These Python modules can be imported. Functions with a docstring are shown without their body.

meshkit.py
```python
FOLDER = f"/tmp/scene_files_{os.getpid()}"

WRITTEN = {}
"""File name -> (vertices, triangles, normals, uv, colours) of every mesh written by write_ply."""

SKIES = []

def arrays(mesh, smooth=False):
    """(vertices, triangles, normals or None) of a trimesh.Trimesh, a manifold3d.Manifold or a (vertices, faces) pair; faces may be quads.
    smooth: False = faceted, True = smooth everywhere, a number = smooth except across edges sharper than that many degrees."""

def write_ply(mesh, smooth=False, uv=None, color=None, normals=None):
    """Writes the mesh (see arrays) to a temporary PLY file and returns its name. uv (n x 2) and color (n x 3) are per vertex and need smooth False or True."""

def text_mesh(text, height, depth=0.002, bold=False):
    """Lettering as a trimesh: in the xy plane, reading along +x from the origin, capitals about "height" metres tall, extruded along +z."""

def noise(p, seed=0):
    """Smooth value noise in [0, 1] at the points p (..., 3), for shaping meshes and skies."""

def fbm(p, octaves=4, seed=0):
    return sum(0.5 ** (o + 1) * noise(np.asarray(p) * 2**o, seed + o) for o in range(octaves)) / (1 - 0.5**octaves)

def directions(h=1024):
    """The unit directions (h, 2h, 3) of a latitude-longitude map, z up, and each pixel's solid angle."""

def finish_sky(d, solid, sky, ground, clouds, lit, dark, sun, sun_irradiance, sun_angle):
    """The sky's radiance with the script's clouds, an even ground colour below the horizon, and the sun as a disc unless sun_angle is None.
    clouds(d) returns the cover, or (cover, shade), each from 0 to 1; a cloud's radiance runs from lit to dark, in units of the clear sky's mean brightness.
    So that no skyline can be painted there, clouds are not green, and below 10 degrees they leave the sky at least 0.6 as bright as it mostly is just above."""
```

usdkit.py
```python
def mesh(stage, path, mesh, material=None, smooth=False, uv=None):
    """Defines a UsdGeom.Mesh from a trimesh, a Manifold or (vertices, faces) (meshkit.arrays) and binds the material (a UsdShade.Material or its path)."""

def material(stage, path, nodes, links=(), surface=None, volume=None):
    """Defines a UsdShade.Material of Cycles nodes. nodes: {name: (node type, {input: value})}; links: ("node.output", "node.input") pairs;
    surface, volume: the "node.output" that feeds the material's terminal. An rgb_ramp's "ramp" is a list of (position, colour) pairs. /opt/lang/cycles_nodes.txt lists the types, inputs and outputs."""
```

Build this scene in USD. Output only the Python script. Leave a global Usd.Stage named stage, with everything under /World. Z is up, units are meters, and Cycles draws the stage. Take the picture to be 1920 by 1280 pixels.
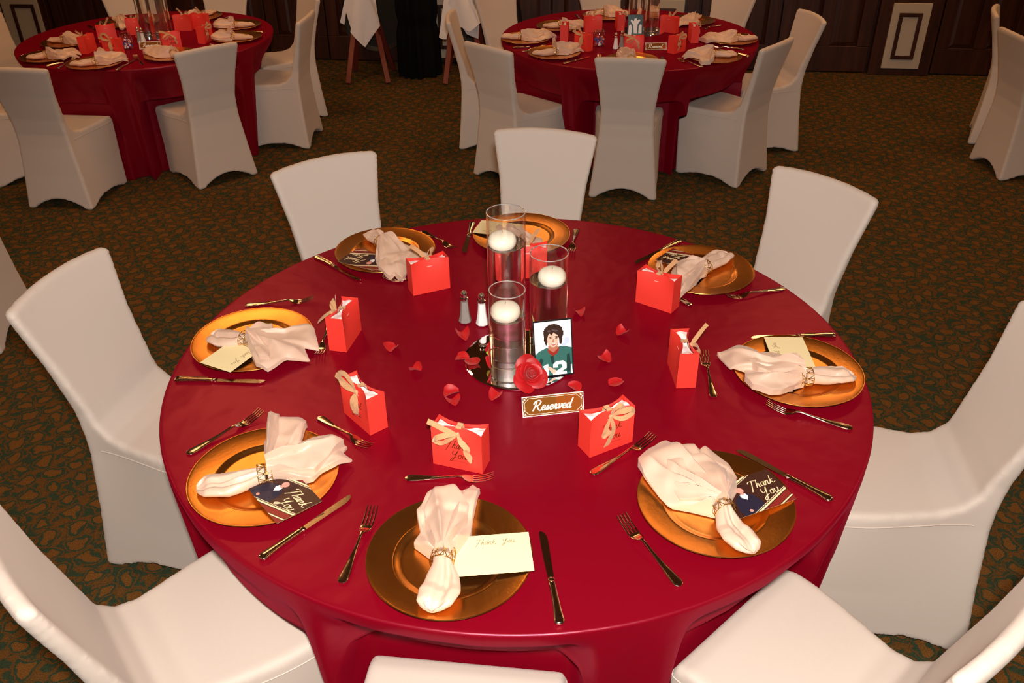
import math, random, bisect
import numpy as np, trimesh, manifold3d as m3, shapely.geometry as sg
import usdkit, meshkit
from pxr import Usd, UsdGeom, UsdLux, Gf, Sdf, UsdShade

rnd = random.Random(7)
stage = Usd.Stage.CreateInMemory()
UsdGeom.SetStageUpAxis(stage, 'Z'); UsdGeom.SetStageMetersPerUnit(stage, 1.0)
UsdGeom.Xform.Define(stage, '/World'); UsdGeom.Scope.Define(stage, '/World/Looks')
PI = math.pi

# ------------------------------------------------------------------ camera, lights, exposure
EYE, PITCH, ROLL, F_PX = (-0.00823, -1.96946, 2.04617), math.radians(32.47), -0.01235, 1633.35
cam = UsdGeom.Camera.Define(stage, '/World/camera')
cam.CreateHorizontalApertureAttr(36.0); cam.CreateFocalLengthAttr(36.0 * F_PX / 1920.0)
cam.CreateClippingRangeAttr((0.05, 200.0)); cam.CreateExposureAttr(0.0)
fw = np.array([0, math.cos(PITCH), -math.sin(PITCH)]); up0 = np.array([0, math.sin(PITCH), math.cos(PITCH)]); r0 = np.array([1.0, 0, 0])
rt = math.cos(ROLL) * r0 + math.sin(ROLL) * up0; upv = -math.sin(ROLL) * r0 + math.cos(ROLL) * up0
M = Gf.Matrix4d(*[float(x) for x in (*rt, 0, *upv, 0, *(-fw), 0, *EYE, 1)])
cam.AddTransformOp().Set(M)

def light(kind, name, pos, color, intensity, rot=None, **kw):
    l = getattr(UsdLux, kind).Define(stage, '/World/' + name)
    l.AddTranslateOp().Set(Gf.Vec3d(*pos))
    if rot: l.AddRotateXYZOp().Set(Gf.Vec3f(*rot))
    l.CreateColorAttr(Gf.Vec3f(*color)); l.CreateIntensityAttr(float(intensity))
    for k, v in kw.items(): getattr(l, f'Create{k}Attr')(float(v))
    return l
WARM = (1.0, 0.50, 0.20)
FLASH, LAMP = 3500.0, 6.6
fl = light('SphereLight', 'camera_flash', (0.02, -2.02, 2.24), (1.0, 0.93, 0.86), FLASH, (51.0, 0, 0), Radius=0.05)
UsdLux.ShapingAPI.Apply(fl.GetPrim()).CreateShapingConeAngleAttr(43.0); UsdLux.ShapingAPI(fl.GetPrim()).CreateShapingConeSoftnessAttr(0.55)
for i, (lx, ly) in enumerate([(-2.4, -1.2), (0.0, -2.8), (2.4, -1.2), (-3.6, 1.6), (-1.6, 2.3), (3.6, 1.4), (-2.2, 4.4), (0.3, 4.9), (2.1, 3.4), (3.9, 4.6)]):
    light('DiskLight', f'ceiling_lamp_{i+1:03d}', (lx, ly, 3.06), WARM, LAMP * (.5 if ly < 0 else 1.3), Radius=0.45)
dome = UsdLux.DomeLight.Define(stage, '/World/room_air'); dome.CreateIntensityAttr(0.02); dome.CreateColorAttr(Gf.Vec3f(1, .7, .45))

# ------------------------------------------------------------------ helpers
def numbered(path):
    if not stage.GetPrimAtPath(path): return path
    k = 1
    while stage.GetPrimAtPath(f'{path}_{k:03d}'): k += 1
    return f'{path}_{k:03d}'
def tag(p, label=None, cat=None, group=None, kind=None):
    for k, v in (('label', label), ('category', cat), ('group', group), ('kind', kind)):
        if v: p.SetCustomDataByKey(k, v)
    return p
def thing(name, loc=(0, 0, 0), rz=0, label=None, cat=None, group=None, scale=None, kind=None, rx=0):
    x = UsdGeom.Xform.Define(stage, numbered('/World/' + name))
    x.AddTranslateOp().Set(Gf.Vec3d(*map(float, loc))); x.AddRotateZOp().Set(float(rz))
    if rx: x.AddRotateXOp().Set(float(rx))
    if scale is not None: x.AddScaleOp().Set(Gf.Vec3f(*([scale] * 3 if np.ndim(scale) == 0 else scale)))
    return tag(x.GetPrim(), label, cat, group, kind)
def obj(name, mesh, mat, parent='/World', smooth=35, uv=None, label=None, cat=None, group=None, kind=None):
    pp = parent if isinstance(parent, str) else str(parent.GetPath())
    p = usdkit.mesh(stage, numbered(f'{pp}/{name}'), mesh, MAT[mat], smooth=smooth, uv=uv).GetPrim()
    return tag(p, label, cat, group, kind)
def struct(name, mesh, mat, parent='/World', smooth=False):
    return obj(name, mesh, mat, parent, smooth, kind='structure' if parent == '/World' else None)
def dup(root, loc, rz, label, group=None, scale=None, cat=None, rx=0):
    r = thing(root.GetName().rstrip('0123456789').rstrip('_'), loc, rz, label, cat or root.GetCustomDataByKey('category'), group, scale, rx=rx)
    r.GetReferences().AddInternalReference(root.GetPath()); r.SetInstanceable(True)
    return r
cat_ = trimesh.util.concatenate
def TM(v, f): return trimesh.Trimesh(np.asarray(v, float), np.asarray(f, int), process=False)
def move(m, t=(0, 0, 0), rz=0, rx=0, ry=0, s=1):
    m = m.copy(); A = trimesh.transformations
    T = A.translation_matrix(t) @ A.rotation_matrix(rz, [0, 0, 1]) @ A.rotation_matrix(ry, [0, 1, 0]) @ A.rotation_matrix(rx, [1, 0, 0])
    m.apply_scale(s); m.apply_transform(T); return m
def box(sx, sy, sz, c=(0, 0, 0)):
    m = trimesh.creation.box([sx, sy, sz]); m.apply_translation(c); return m
def rbox(sx, sy, sz, c=(0, 0, 0), r=.003, n=8):
    pts = m3.Manifold.sphere(r, n)
    h = m3.Manifold.batch_hull([pts.translate((a * (sx / 2 - r), b * (sy / 2 - r), d * (sz / 2 - r))) for a in (-1, 1) for b in (-1, 1) for d in (-1, 1)])
    mm = h.translate(c).to_mesh(); return TM(mm.vert_properties[:, :3], mm.tri_verts)
def grid(P, closeu=False, closev=False):
    """mesh of a (nu, nv, 3) array of points"""
    nu, nv = P.shape[:2]; i, j = np.meshgrid(np.arange(nu - (not closeu)), np.arange(nv - (not closev)), indexing='ij')
    a = i * nv + j; b = ((i + 1) % nu) * nv + j; c = ((i + 1) % nu) * nv + (j + 1) % nv; d = i * nv + (j + 1) % nv
    q = np.stack([a, b, c, d], -1).reshape(-1, 4)
    return TM(P.reshape(-1, 3), np.vstack([q[:, [0, 1, 2]], q[:, [0, 2, 3]]]))
def lathe(prof, n=48):
    prof = np.array(prof, float); t = np.linspace(0, 2 * PI, n, endpoint=False)
    P = np.stack([np.outer(prof[:, 0], np.cos(t)), np.outer(prof[:, 0], np.sin(t)), np.outer(prof[:, 1], np.ones(n))], -1)
    return grid(P.transpose(1, 0, 2), closeu=True)
def spline(pts, n):
    pts = np.array(pts, float); k = len(pts); t = np.linspace(0, k - 1, n)
    P = np.vstack([2 * pts[0] - pts[1], pts, 2 * pts[-1] - pts[-2]]); i = np.minimum(t.astype(int), k - 2); f = (t - i)[:, None]
    a, b, c, d = P[i], P[i + 1], P[i + 2], P[i + 3]
    return .5 * (2 * b + (c - a) * f + (2 * a - 5 * b + 4 * c - d) * f**2 + (3 * b - a - 3 * c + d) * f**3)
def frames(P):
    T = np.gradient(P, axis=0); T /= np.maximum(np.linalg.norm(T, axis=1, keepdims=True), 1e-9)
    u = np.array([0, 0, 1.0]) if abs(T[0, 2]) < .9 else np.array([1.0, 0, 0]); N = []
    for t in T:
        u = u - t * (u @ t); u /= max(np.linalg.norm(u), 1e-9); N.append(u)
    N = np.array(N); return T, N, np.cross(T, N)
def tube(P, r, n=6, closed=False):
    P = np.asarray(P, float); T, N, B = frames(P); r = np.broadcast_to(r, len(P)); a = np.linspace(0, 2 * PI, n, endpoint=False)
    G = P[:, None] + r[:, None, None] * (np.cos(a)[None, :, None] * N[:, None] + np.sin(a)[None, :, None] * B[:, None])
    m = grid(G, closeu=closed, closev=True)
    if closed: return m
    k = len(P) * n; v = np.vstack([m.vertices, P[0], P[-1]])
    f = np.vstack([m.faces, [[k, (i + 1) % n, i] for i in range(n)], [[k + 1, k - n + i, k - n + (i + 1) % n] for i in range(n)]])
    return TM(v, f)
def strip(P, W, th=.0006):
    """ribbon along P with half-width vectors W, thin but closed"""
    P = np.asarray(P, float); W = np.asarray(W, float)
    T = np.gradient(P, axis=0); N = np.cross(T, W); N /= np.maximum(np.linalg.norm(N, axis=1, keepdims=True), 1e-9); N *= th / 2
    return grid(np.stack([P - W + N, P + N * 1.02, P + W + N, P + W - N, P - N * 1.02, P - W - N], 1), closev=True)
def poly(pts, th, z=0):
    p = pts if hasattr(pts, 'geom_type') else sg.Polygon(pts)
    p = p.buffer(0); gs = getattr(p, 'geoms', [p])
    m = cat_([trimesh.creation.extrude_polygon(g, th, engine='earcut') for g in gs]); m.apply_translation((0, 0, z)); return m
def strokes(lines, w, th=.0003, n=14, taper=True):
    """pen strokes (lists of points in the plane) as raised print, joined"""
    out = []
    for L in lines:
        P = spline(np.c_[np.array(L, float), np.zeros(len(L))], n * (len(L) - 1) + 1)
        T = np.gradient(P, axis=0); T /= np.maximum(np.linalg.norm(T, axis=1, keepdims=True), 1e-9)
        ww = np.full(len(P), w / 2)
        if taper: ww *= .55 + .75 * np.abs(T[:, 1]) ** .7
        out.append(strip(P, np.stack([-T[:, 1], T[:, 0], 0 * T[:, 0]], 1) * ww[:, None], th))
    return cat_(out)

# a small handwriting alphabet: x advance, strokes (x-height 1, capital about 2)
GL = {
 'T': (1.5, [[(.1, 1.5), (.25, 1.85), (.9, 1.95), (1.9, 1.85)], [(1.05, 1.95), (.8, 1.0), (.5, -.1), (.25, -.7)]]),
 'h': (1.0, [[(.55, 2.0), (.3, 1.0), (.1, 0)], [(.15, .3), (.5, .95), (.75, .8), (.65, .2), (.8, 0), (1.05, .2)]]),
 'a': (1.0, [[(.8, .85), (.45, 1.0), (.15, .5), (.3, .05), (.6, .3), (.85, .95), (.78, .2), (.9, 0), (1.1, .2)]]),
 'n': (1.05, [[(.2, 1.0), (.12, 0)], [(.15, .4), (.5, .95), (.75, .85), (.68, .2), (.85, 0), (1.1, .2)]]),
 'k': (1.0, [[(.5, 2.0), (.3, 1.0), (.1, 0)], [(.85, 1.0), (.5, .85), (.28, .5), (.55, .35), (.8, 0), (1.2, .25)]]),
 'Y': (1.5, [[(.2, 1.7), (.1, 1.2), (.35, .75), (.8, .95), (1.15, 1.8)], [(1.2, 1.9), (.95, .7), (.6, -.6), (.3, -1.0), (.1, -.6), (.6, -.1), (1.3, .2)]]),
 'o': (.95, [[(.6, 1.0), (.2, .75), (.2, .15), (.55, .02), (.8, .45), (.6, .95), (1.0, .8)]]),
 'u': (1.1, [[(.2, 1.0), (.15, .3), (.4, .02), (.75, .4), (.85, 1.0), (.8, .25), (.95, .0), (1.25, .3)]]),
 'R': (1.75, [[(.55, 1.9), (.4, .9), (.15, 0)], [(.0, 1.3), (.25, 1.85), (.9, 2.1), (1.35, 1.75), (1.1, 1.15), (.55, .95)], [(.75, 1.0), (1.2, .3), (1.6, .0), (1.8, .2)]]),
 'e': (.85, [[(.1, .45), (.65, .6), (.6, .98), (.3, .9), (.15, .4), (.4, .02), (.9, .3)]]),
 's': (.75, [[(.05, .1), (.45, .95), (.55, .45), (.4, .02), (.1, .1)], [(.4, .02), (.8, .3)]]),
 'r': (.8, [[(.1, .1), (.3, 1.0), (.55, .85), (.5, .2), (.6, 0), (.85, .3)]]),
 'v': (.9, [[(.1, .9), (.3, .95), (.35, .05), (.75, .6), (.7, 1.0), (.95, .9)]]),
 'd': (1.0, [[(.75, .85), (.4, 1.0), (.12, .5), (.3, .03), (.65, .35), (1.0, 2.0)], [(.88, 1.2), (.72, .25), (.85, 0), (1.1, .2)]]),
}
def script_text(word, xh, w, slant=.25, th=.0003):
    x, lines = 0, []
    for c in word:
        adv, st = GL[c]
        for s in st: lines.append([((x + px + slant * py) * xh, py * xh) for px, py in s])
        x += adv
    m = strokes(lines, w, th); m.apply_translation((-m.bounds[:, 0].mean(), 0, 0)); return m

# ------------------------------------------------------------------ materials
MAT = {}
def mat(name, nodes, links=(), surface='p.BSDF'):
    MAT[name] = usdkit.material(stage, '/World/Looks/' + name, nodes, links, surface=surface)
def plain(name, c, rough=.5, metal=0, **kw):
    mat(name, {'p': ('principled_bsdf', dict(base_color=c, roughness=rough, metallic=metal, **kw))})
def bumpy(name, c, rough, scale, dist, metal=0, strength=.5, c2=None, cscale=None, space='object', stretch=(1, 1, 1), **kw):
    nodes = {'t': ('texture_coordinate', {}), 'm': ('mapping', {'scale': stretch}), 'n': ('noise_texture', {'scale': scale, 'detail': 3.0}),
             'b': ('bump', {'strength': strength, 'distance': dist}), 'p': ('principled_bsdf', dict(base_color=c, roughness=rough, metallic=metal, **kw))}
    src = 't.object' if space == 'object' else 'g.position'
    if space != 'object': nodes['g'] = ('geometry', {})
    links = [(src, 'm.vector'), ('m.vector', 'n.vector'), ('n.fac', 'b.height'), ('b.normal', 'p.normal')]
    if c2 is not None:
        nodes['n2'] = ('noise_texture', {'scale': cscale or scale, 'detail': 4.0}); nodes['r'] = ('rgb_ramp', {'ramp': [(.35, c), (.65, c2)]})
        links += [('m.vector', 'n2.vector'), ('n2.fac', 'r.fac'), ('r.color', 'p.base_color')]
    mat(name, nodes, links)

bumpy('spandex', (.62, .53, .46), .75, 700, .0006, strength=.3, sheen_weight=.15, sheen_roughness=.5, sheen_tint=(1, .9, .8))
bumpy('napkin_satin', (.70, .49, .37), .42, 60, .0015, strength=.25, sheen_weight=.2, sheen_tint=(1, .9, .85))
bumpy('gold_charger', (.72, .30, .06), .30, 90, .0006, metal=1, strength=.35, c2=(.80, .36, .08), cscale=14)
plain('cutlery_steel', (.80, .66, .50), .14, 1)
plain('red_card', (.86, .045, .03), .55); plain('box_edge', (.95, .55, .5), .6); plain('tissue', (.92, .90, .88), .8)
bumpy('ribbon_gold', (.62, .35, .17), .30, 900, .0003, strength=.3, sheen_weight=.3)
plain('gold_wire', (.90, .60, .20), .18, 1); plain('foil_dark', (.28, .06, .02), .3, .7); plain('print_gold', (.90, .70, .42), .45)
plain('card_brown', (.040, .010, .008), .35); plain('card_cream', (.93, .80, .46), .6); plain('card_ink', (.33, .24, .13), .7); plain('card_ink_pale', (.74, .62, .36), .7)
plain('card_maroon', (.22, .015, .015), .35); plain('print_navy', (.012, .012, .035), .4); plain('print_skin', (.75, .30, .24), .5); plain('print_white', (.92, .92, .92), .5)
plain('print_sky', (.86, .88, .93), .25); plain('print_blue', (.55, .66, .85), .25); plain('print_hair', (.035, .018, .012), .3); plain('print_hair_shine', (.10, .065, .07), .3)
plain('print_face', (.83, .50, .38), .25); plain('print_shade', (.45, .17, .10), .25); plain('print_green', (.035, .15, .13), .25); plain('print_green_dark', (.012, .05, .045), .25)
plain('print_collar', (.30, .03, .02), .25); plain('frame_black', (.012, .012, .014), .2); plain('print_lip', (.55, .16, .13), .25)
plain('mirror', (.90, .90, .92), .015, 1); mat('gold_mirror', {'m': ('metallic_bsdf', {'color': (.85, .50, .16), 'edge_tint': (.9, .7, .4), 'roughness': .05}), 'd': ('diffuse_bsdf', {'color': (.45, .17, .03)}), 'x': ('mix_closure', {'fac': .45})}, [('m.BSDF', 'x.closure1'), ('d.BSDF', 'x.closure2')], 'x.closure'); plain('sign_white', (.95, .90, .80), .4)
plain('candle_wax', (.98, .91, .74), .5); plain('wick', (.2, .15, .1), .9)
plain('chrome', (.85, .85, .86), .08, 1); plain('salt', (.93, .92, .90), .8)
bumpy('pepper', (.06, .05, .045), .8, 500, .0006, c2=(.52, .48, .44), cscale=900)
bumpy('rose_petal', (.50, .0025, .006), .5, 30, .001, strength=.3, c2=(.40, .0015, .004), cscale=20, sheen_weight=.3, sheen_tint=(1, .3, .3))
plain('stem_green', (.42, .50, .05), .5); plain('candy_blue', (.03, .10, .45), .4); plain('candy_red', (.6, .03, .03), .4)
plain('white_linen', (.78, .74, .74), .8); plain('black_cloth', (.005, .005, .005), .9, specular_ior_level=.08); plain('tray_black', (.018, .013, .009), .5)
plain('frame_wood', (.16, .022, .010), .45)
plain('ceiling_paint', (.42, .32, .22), .9); plain('wall_tan', (.30, .20, .12), .9); plain('panel_pale', (.50, .43, .34), .75); plain('brass', (.7, .4, .12), .3, 1)
mat('clear_glass', {'tr': ('transparent_bsdf', {'color': (.99, .995, .995)}), 'gl': ('glossy_bsdf', {'color': (1, 1, 1), 'roughness': .08}), 'lw': ('layer_weight', {'blend': .5}), 'pw': ('math', {'math_type': 'power', 'value2': 4.0}),
     'ma': ('math', {'math_type': 'multiply_add', 'value2': .75, 'value3': .05}), 'x': ('mix_closure', {})},
    [('lw.facing', 'pw.value1'), ('pw.value', 'ma.value1'), ('ma.value', 'x.fac'), ('tr.BSDF', 'x.closure1'), ('gl.BSDF', 'x.closure2')], 'x.closure')
mat('glass_rim', {'p': ('glass_bsdf', {'color': (.98, 1, 1), 'roughness': .02, 'IOR': 1.5}), 'd': ('diffuse_bsdf', {'color': (.8, .8, .78)}), 'x': ('mix_closure', {'fac': .22})}, [('p.BSDF', 'x.closure1'), ('d.BSDF', 'x.closure2')], 'x.closure')
mat('water', {'p': ('glass_bsdf', {'color': (.99, 1, 1), 'roughness': 0.0, 'IOR': 1.33}), 'g': ('glossy_bsdf', {'color': (1, 1, 1), 'roughness': .17}), 'x': ('mix_closure', {'fac': .10})}, [('p.BSDF', 'x.closure1'), ('g.BSDF', 'x.closure2')], 'x.closure')
# burgundy satin: sheen that turns pink towards the light, faint fold lines pressed into the cloth
mat('red_satin', {'g': ('geometry', {}), 'n': ('noise_texture', {'scale': 5.0, 'detail': 3.0}), 'n2': ('noise_texture', {'scale': 900.0, 'detail': 1.0}),
     'mp': ('mapping', {'rotation': (0, 0, .62)}), 's': ('separate_xyz', {}), 'ax': ('math', {'math_type': 'pingpong', 'value2': .31}), 'lx': ('math', {'math_type': 'less_than', 'value2': .0035}),
     'ay': ('math', {'math_type': 'pingpong', 'value2': .42}), 'ly': ('math', {'math_type': 'less_than', 'value2': .003}), 'ad': ('math', {'math_type': 'maximum'}),
     'h1': ('math', {'math_type': 'multiply_add', 'value2': .18}), 'b': ('bump', {'strength': .5, 'distance': .016}), 'b2': ('bump', {'strength': .15, 'distance': .0005}),
     'd': ('diffuse_bsdf', {'color': (.190, .0005, .0085), 'roughness': .3}), 'gl': ('glossy_bsdf', {'color': (1.0, .30, .42), 'roughness': .35}), 'sh': ('sheen_bsdf', {'color': (.9, .06, .16), 'roughness': .35}), 'x': ('mix_closure', {'fac': .095}), 'p': ('mix_closure', {'fac': .06})},
    [('g.position', 'n.vector'), ('g.position', 'n2.vector'), ('g.position', 'mp.vector'), ('mp.vector', 's.vector'), ('s.x', 'ax.value1'), ('ax.value', 'lx.value1'), ('s.y', 'ay.value1'), ('ay.value', 'ly.value1'),
     ('lx.value', 'ad.value1'), ('ly.value', 'ad.value2'), ('ad.value', 'h1.value1'), ('n.fac', 'h1.value3'), ('h1.value', 'b.height'), ('n2.fac', 'b2.height'), ('b.normal', 'b2.normal'), ('b2.normal', 'd.normal'), ('b2.normal', 'gl.normal'), ('b2.normal', 'sh.normal'), ('d.BSDF', 'x.closure1'), ('gl.BSDF', 'x.closure2'), ('x.closure', 'p.closure1'), ('sh.BSDF', 'p.closure2')], 'p.closure')
# carpet: ochre leaf ovals in a net of dark green
mat('carpet', {'g': ('geometry', {}), 'mp': ('mapping', {'rotation': (0, 0, .96), 'scale': (1.0, 1.0, 1.0)}), 'w': ('noise_texture', {'scale': 17.0, 'detail': 2.0}), 'wm': ('vector_math', {'math_type': 'multiply_add', 'vector2': (.085, .085, 0)}),
     'v2': ('voronoi_texture', {'feature': 'f1', 'scale': 12.0, 'randomness': .22, 'dimensions': '2D'}), 'w2': ('noise_texture', {'scale': 26.0, 'detail': 1.5}),
     'r': ('rgb_ramp', {'ramp': [(0, (.16, .066, .014)), (.25, (.15, .062, .0135)), (.28, (.032, .048, .024)), (.37, (.032, .048, .024)), (.395, (.12, .051, .012)), (.44, (.12, .051, .012)), (.46, (.032, .048, .024)), (1, (.032, .048, .024))]}), 'in': ('math', {'math_type': 'less_than', 'value2': .47}),
     'r2': ('rgb_ramp', {'ramp': [(.40, (.032, .048, .024)), (.47, (.032, .048, .024)), (.52, (.12, .052, .012)), (1, (.14, .058, .013))]}), 'mm': ('mix', {}),
     'f': ('noise_texture', {'scale': 260.0, 'detail': 2.0}), 'fm': ('map_range', {'from_min': .3, 'from_max': .7, 'to_min': .6, 'to_max': 1.35}), 'mx': ('mix', {'mix_type': 'multiply', 'fac': 1.0}),
     'b': ('bump', {'strength': .5, 'distance': .004}), 'p': ('principled_bsdf', {'roughness': .95, 'specular_ior_level': .1})},
    [('g.position', 'mp.vector'), ('mp.vector', 'w.vector'), ('w.color', 'wm.vector1'), ('mp.vector', 'wm.vector3'), ('wm.vector', 'v2.vector'), ('v2.distance', 'r.fac'), ('v2.distance', 'in.value1'), ('g.position', 'w2.vector'), ('w2.fac', 'r2.fac'),
     ('in.value', 'mm.fac'), ('r2.color', 'mm.color1'), ('r.color', 'mm.color2'), ('g.position', 'f.vector'), ('f.fac', 'fm.value'), ('mm.color', 'mx.color1'), ('fm.result', 'mx.color2'), ('mx.color', 'p.base_color'), ('f.fac', 'b.height'), ('b.normal', 'p.normal')])
mat('dark_wood', {'t': ('texture_coordinate', {}), 'mp': ('mapping', {'scale': (9.0, 9.0, .7)}), 'n': ('noise_texture', {'scale': 2.2, 'detail': 5.0, 'distortion': 1.2}),
     'r': ('rgb_ramp', {'ramp': [(.25, (.018, .0045, .002)), (.5, (.040, .0095, .0035)), (.75, (.060, .016, .006))]}), 'p': ('principled_bsdf', {'roughness': .42})},
    [('t.object', 'mp.vector'), ('mp.vector', 'n.vector'), ('n.fac', 'r.fac'), ('r.color', 'p.base_color')])

# ------------------------------------------------------------------ the room
struct('floor', grid(np.array([[[x, y, 0] for y in np.linspace(-5, 7.2, 12)] for x in np.linspace(-6.5, 6.5, 12)])), 'carpet')
struct('ceiling', box(13, 12.4, .1, (0, 1.1, 3.15)), 'ceiling_paint')
struct('wall_left', box(.1, 12.4, 3.1, (-6.5, 1.1, 1.55)), 'wall_tan'); struct('wall_right', box(.1, 12.4, 3.1, (6.5, 1.1, 1.55)), 'wall_tan')
struct('wall_front', box(13, .1, 3.1, (0, -5.0, 1.55)), 'wall_tan')
# back wall: turned -7.75 degrees; local x runs along it, local -y faces the room
WALL_ROT = -7.747
wall = thing('wall_back', (0, 5.742, 0), WALL_ROT, kind='structure')
obj('wall_core', box(14, .10, 3.1, (0, .10, 1.55)), 'dark_wood', wall, False)
def wall_panel(x0, x1, z0, z1, d=.012):
    """raised-and-fielded wood panel"""
    b = .035; P = [(x0, z0, .0), (x1, z0, .0), (x1, z1, .0), (x0, z1, .0)]
    q = lambda k, y: [(x0 + k, y, z0 + k), (x1 - k, y, z0 + k), (x1 - k, y, z1 - k), (x0 + k, y, z1 - k)]
    V = np.array(q(0, .05) + q(0, .03) + q(b, .03 - d) + [((x0 + x1) / 2, .03 - d, (z0 + z1) / 2)])
    F = []
    for r in range(2):
        for i in range(4): a, c = 4 * r + i, 4 * r + (i + 1) % 4; F += [(a, c, c + 4), (a, c + 4, a + 4)]
    for i in range(4): F.append((8 + i, 8 + (i + 1) % 4, 12))
    obj('panel', TM(V, F), 'dark_wood', wall, False)
def stile(x0, x1, z0=0, z1=3.1, y=.0, name='stile'): obj(name, rbox(x1 - x0, .055, z1 - z0, ((x0 + x1) / 2, .0275 + y, (z0 + z1) / 2), .004), 'dark_wood', wall, 30)
def rail(x0, x1, z0, z1, y=.004): stile(x0, x1, z0, z1, y, 'rail')
def door_leaf(x0, x1, n=2):
    rail(x0, x1, 0.01, .215); rail(x0, x1, 1.95, 2.1)
    w = (x1 - x0 - .10 * (n + 1)) / n
    for i in range(n + 1): stile(x0 + i * (w + .10), x0 + i * (w + .10) + .10, .215, 1.95, .002)
    for i in range(n): wall_panel(x0 + .10 + i * (w + .10) - .004, x0 + .10 + i * (w + .10) + w + .004, .212, 1.0); wall_panel(x0 + .10 + i * (w + .10) - .004, x0 + .10 + i * (w + .10) + w + .004, 1.06, 1.95)
    rail(x0, x1, 1.0, 1.06)
for x0, x1 in [(-4.18, -3.45), (-3.44, -2.70), (-2.16, -1.62), (-1.61, -.98), (-.97, -.34), (-.33, .36), (.37, 1.10), (1.60, 2.24), (2.25, 2.98), (3.50, 4.18), (4.19, 4.90)]:
    door_leaf(x0, x1)
for x0, x1 in [(-2.69, -2.17), (4.91, 5.4)]: door_leaf(x0, x1, 1)
rail(-6, 6.3, 2.12, 2.3, -.01)
# pale wainscot panels with a dark inset moulding, each on its pilaster
def pale_panel(x0, x1, z0, z1, fx0, fx1, fz0, fz1, label):
    t = thing('wall_panel', (0, 5.742, 0), WALL_ROT, label, 'wall panel')
    obj('board', rbox(x1 - x0, .02, z1 - z0, ((x0 + x1) / 2, -.035, (z0 + z1) / 2), .003), 'panel_pale', t, 30)
    b = .030
    for (a, c, d, e) in [(fx0, fx1, fz0, fz0 + b), (fx0, fx1, fz1 - b, fz1), (fx0, fx0 + b, fz0 + b, fz1 - b), (fx1 - b, fx1, fz0 + b, fz1 - b)]:
        obj('moulding', rbox(c - a, .014, e - d, ((a + c) / 2, -.050, (d + e) / 2), .003), 'dark_wood', t, 30)
for x0, x1 in [(3.0, 3.48), (1.12, 1.58), (-4.9, -4.2)]: obj('pilaster', rbox(x1 - x0, .06, 3.1, ((x0 + x1) / 2, 0, 1.55), .004), 'dark_wood', wall, 30)
pale_panel(3.095, 3.388, .058, .568, 3.150, 3.328, .134, .496, 'pale wall panel with dark rectangular moulding at right of the back wall')
pale_panel(1.16, 1.458, .058, .566, 1.215, 1.390, .134, .500, 'pale wall panel with dark moulding behind the right-hand rear table')
t = 'pale wall panel with dark moulding in the corner behind the left-hand rear table'
pale_panel(-4.62, -4.262, .03, .50, -4.525, -4.300, .096, .445, t)
pale_panel(-4.98, -4.64, .03, .50, -4.90, -4.585 - .08, .096, .445, 'pale wall panel at the far left edge, cut by the frame')

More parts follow.
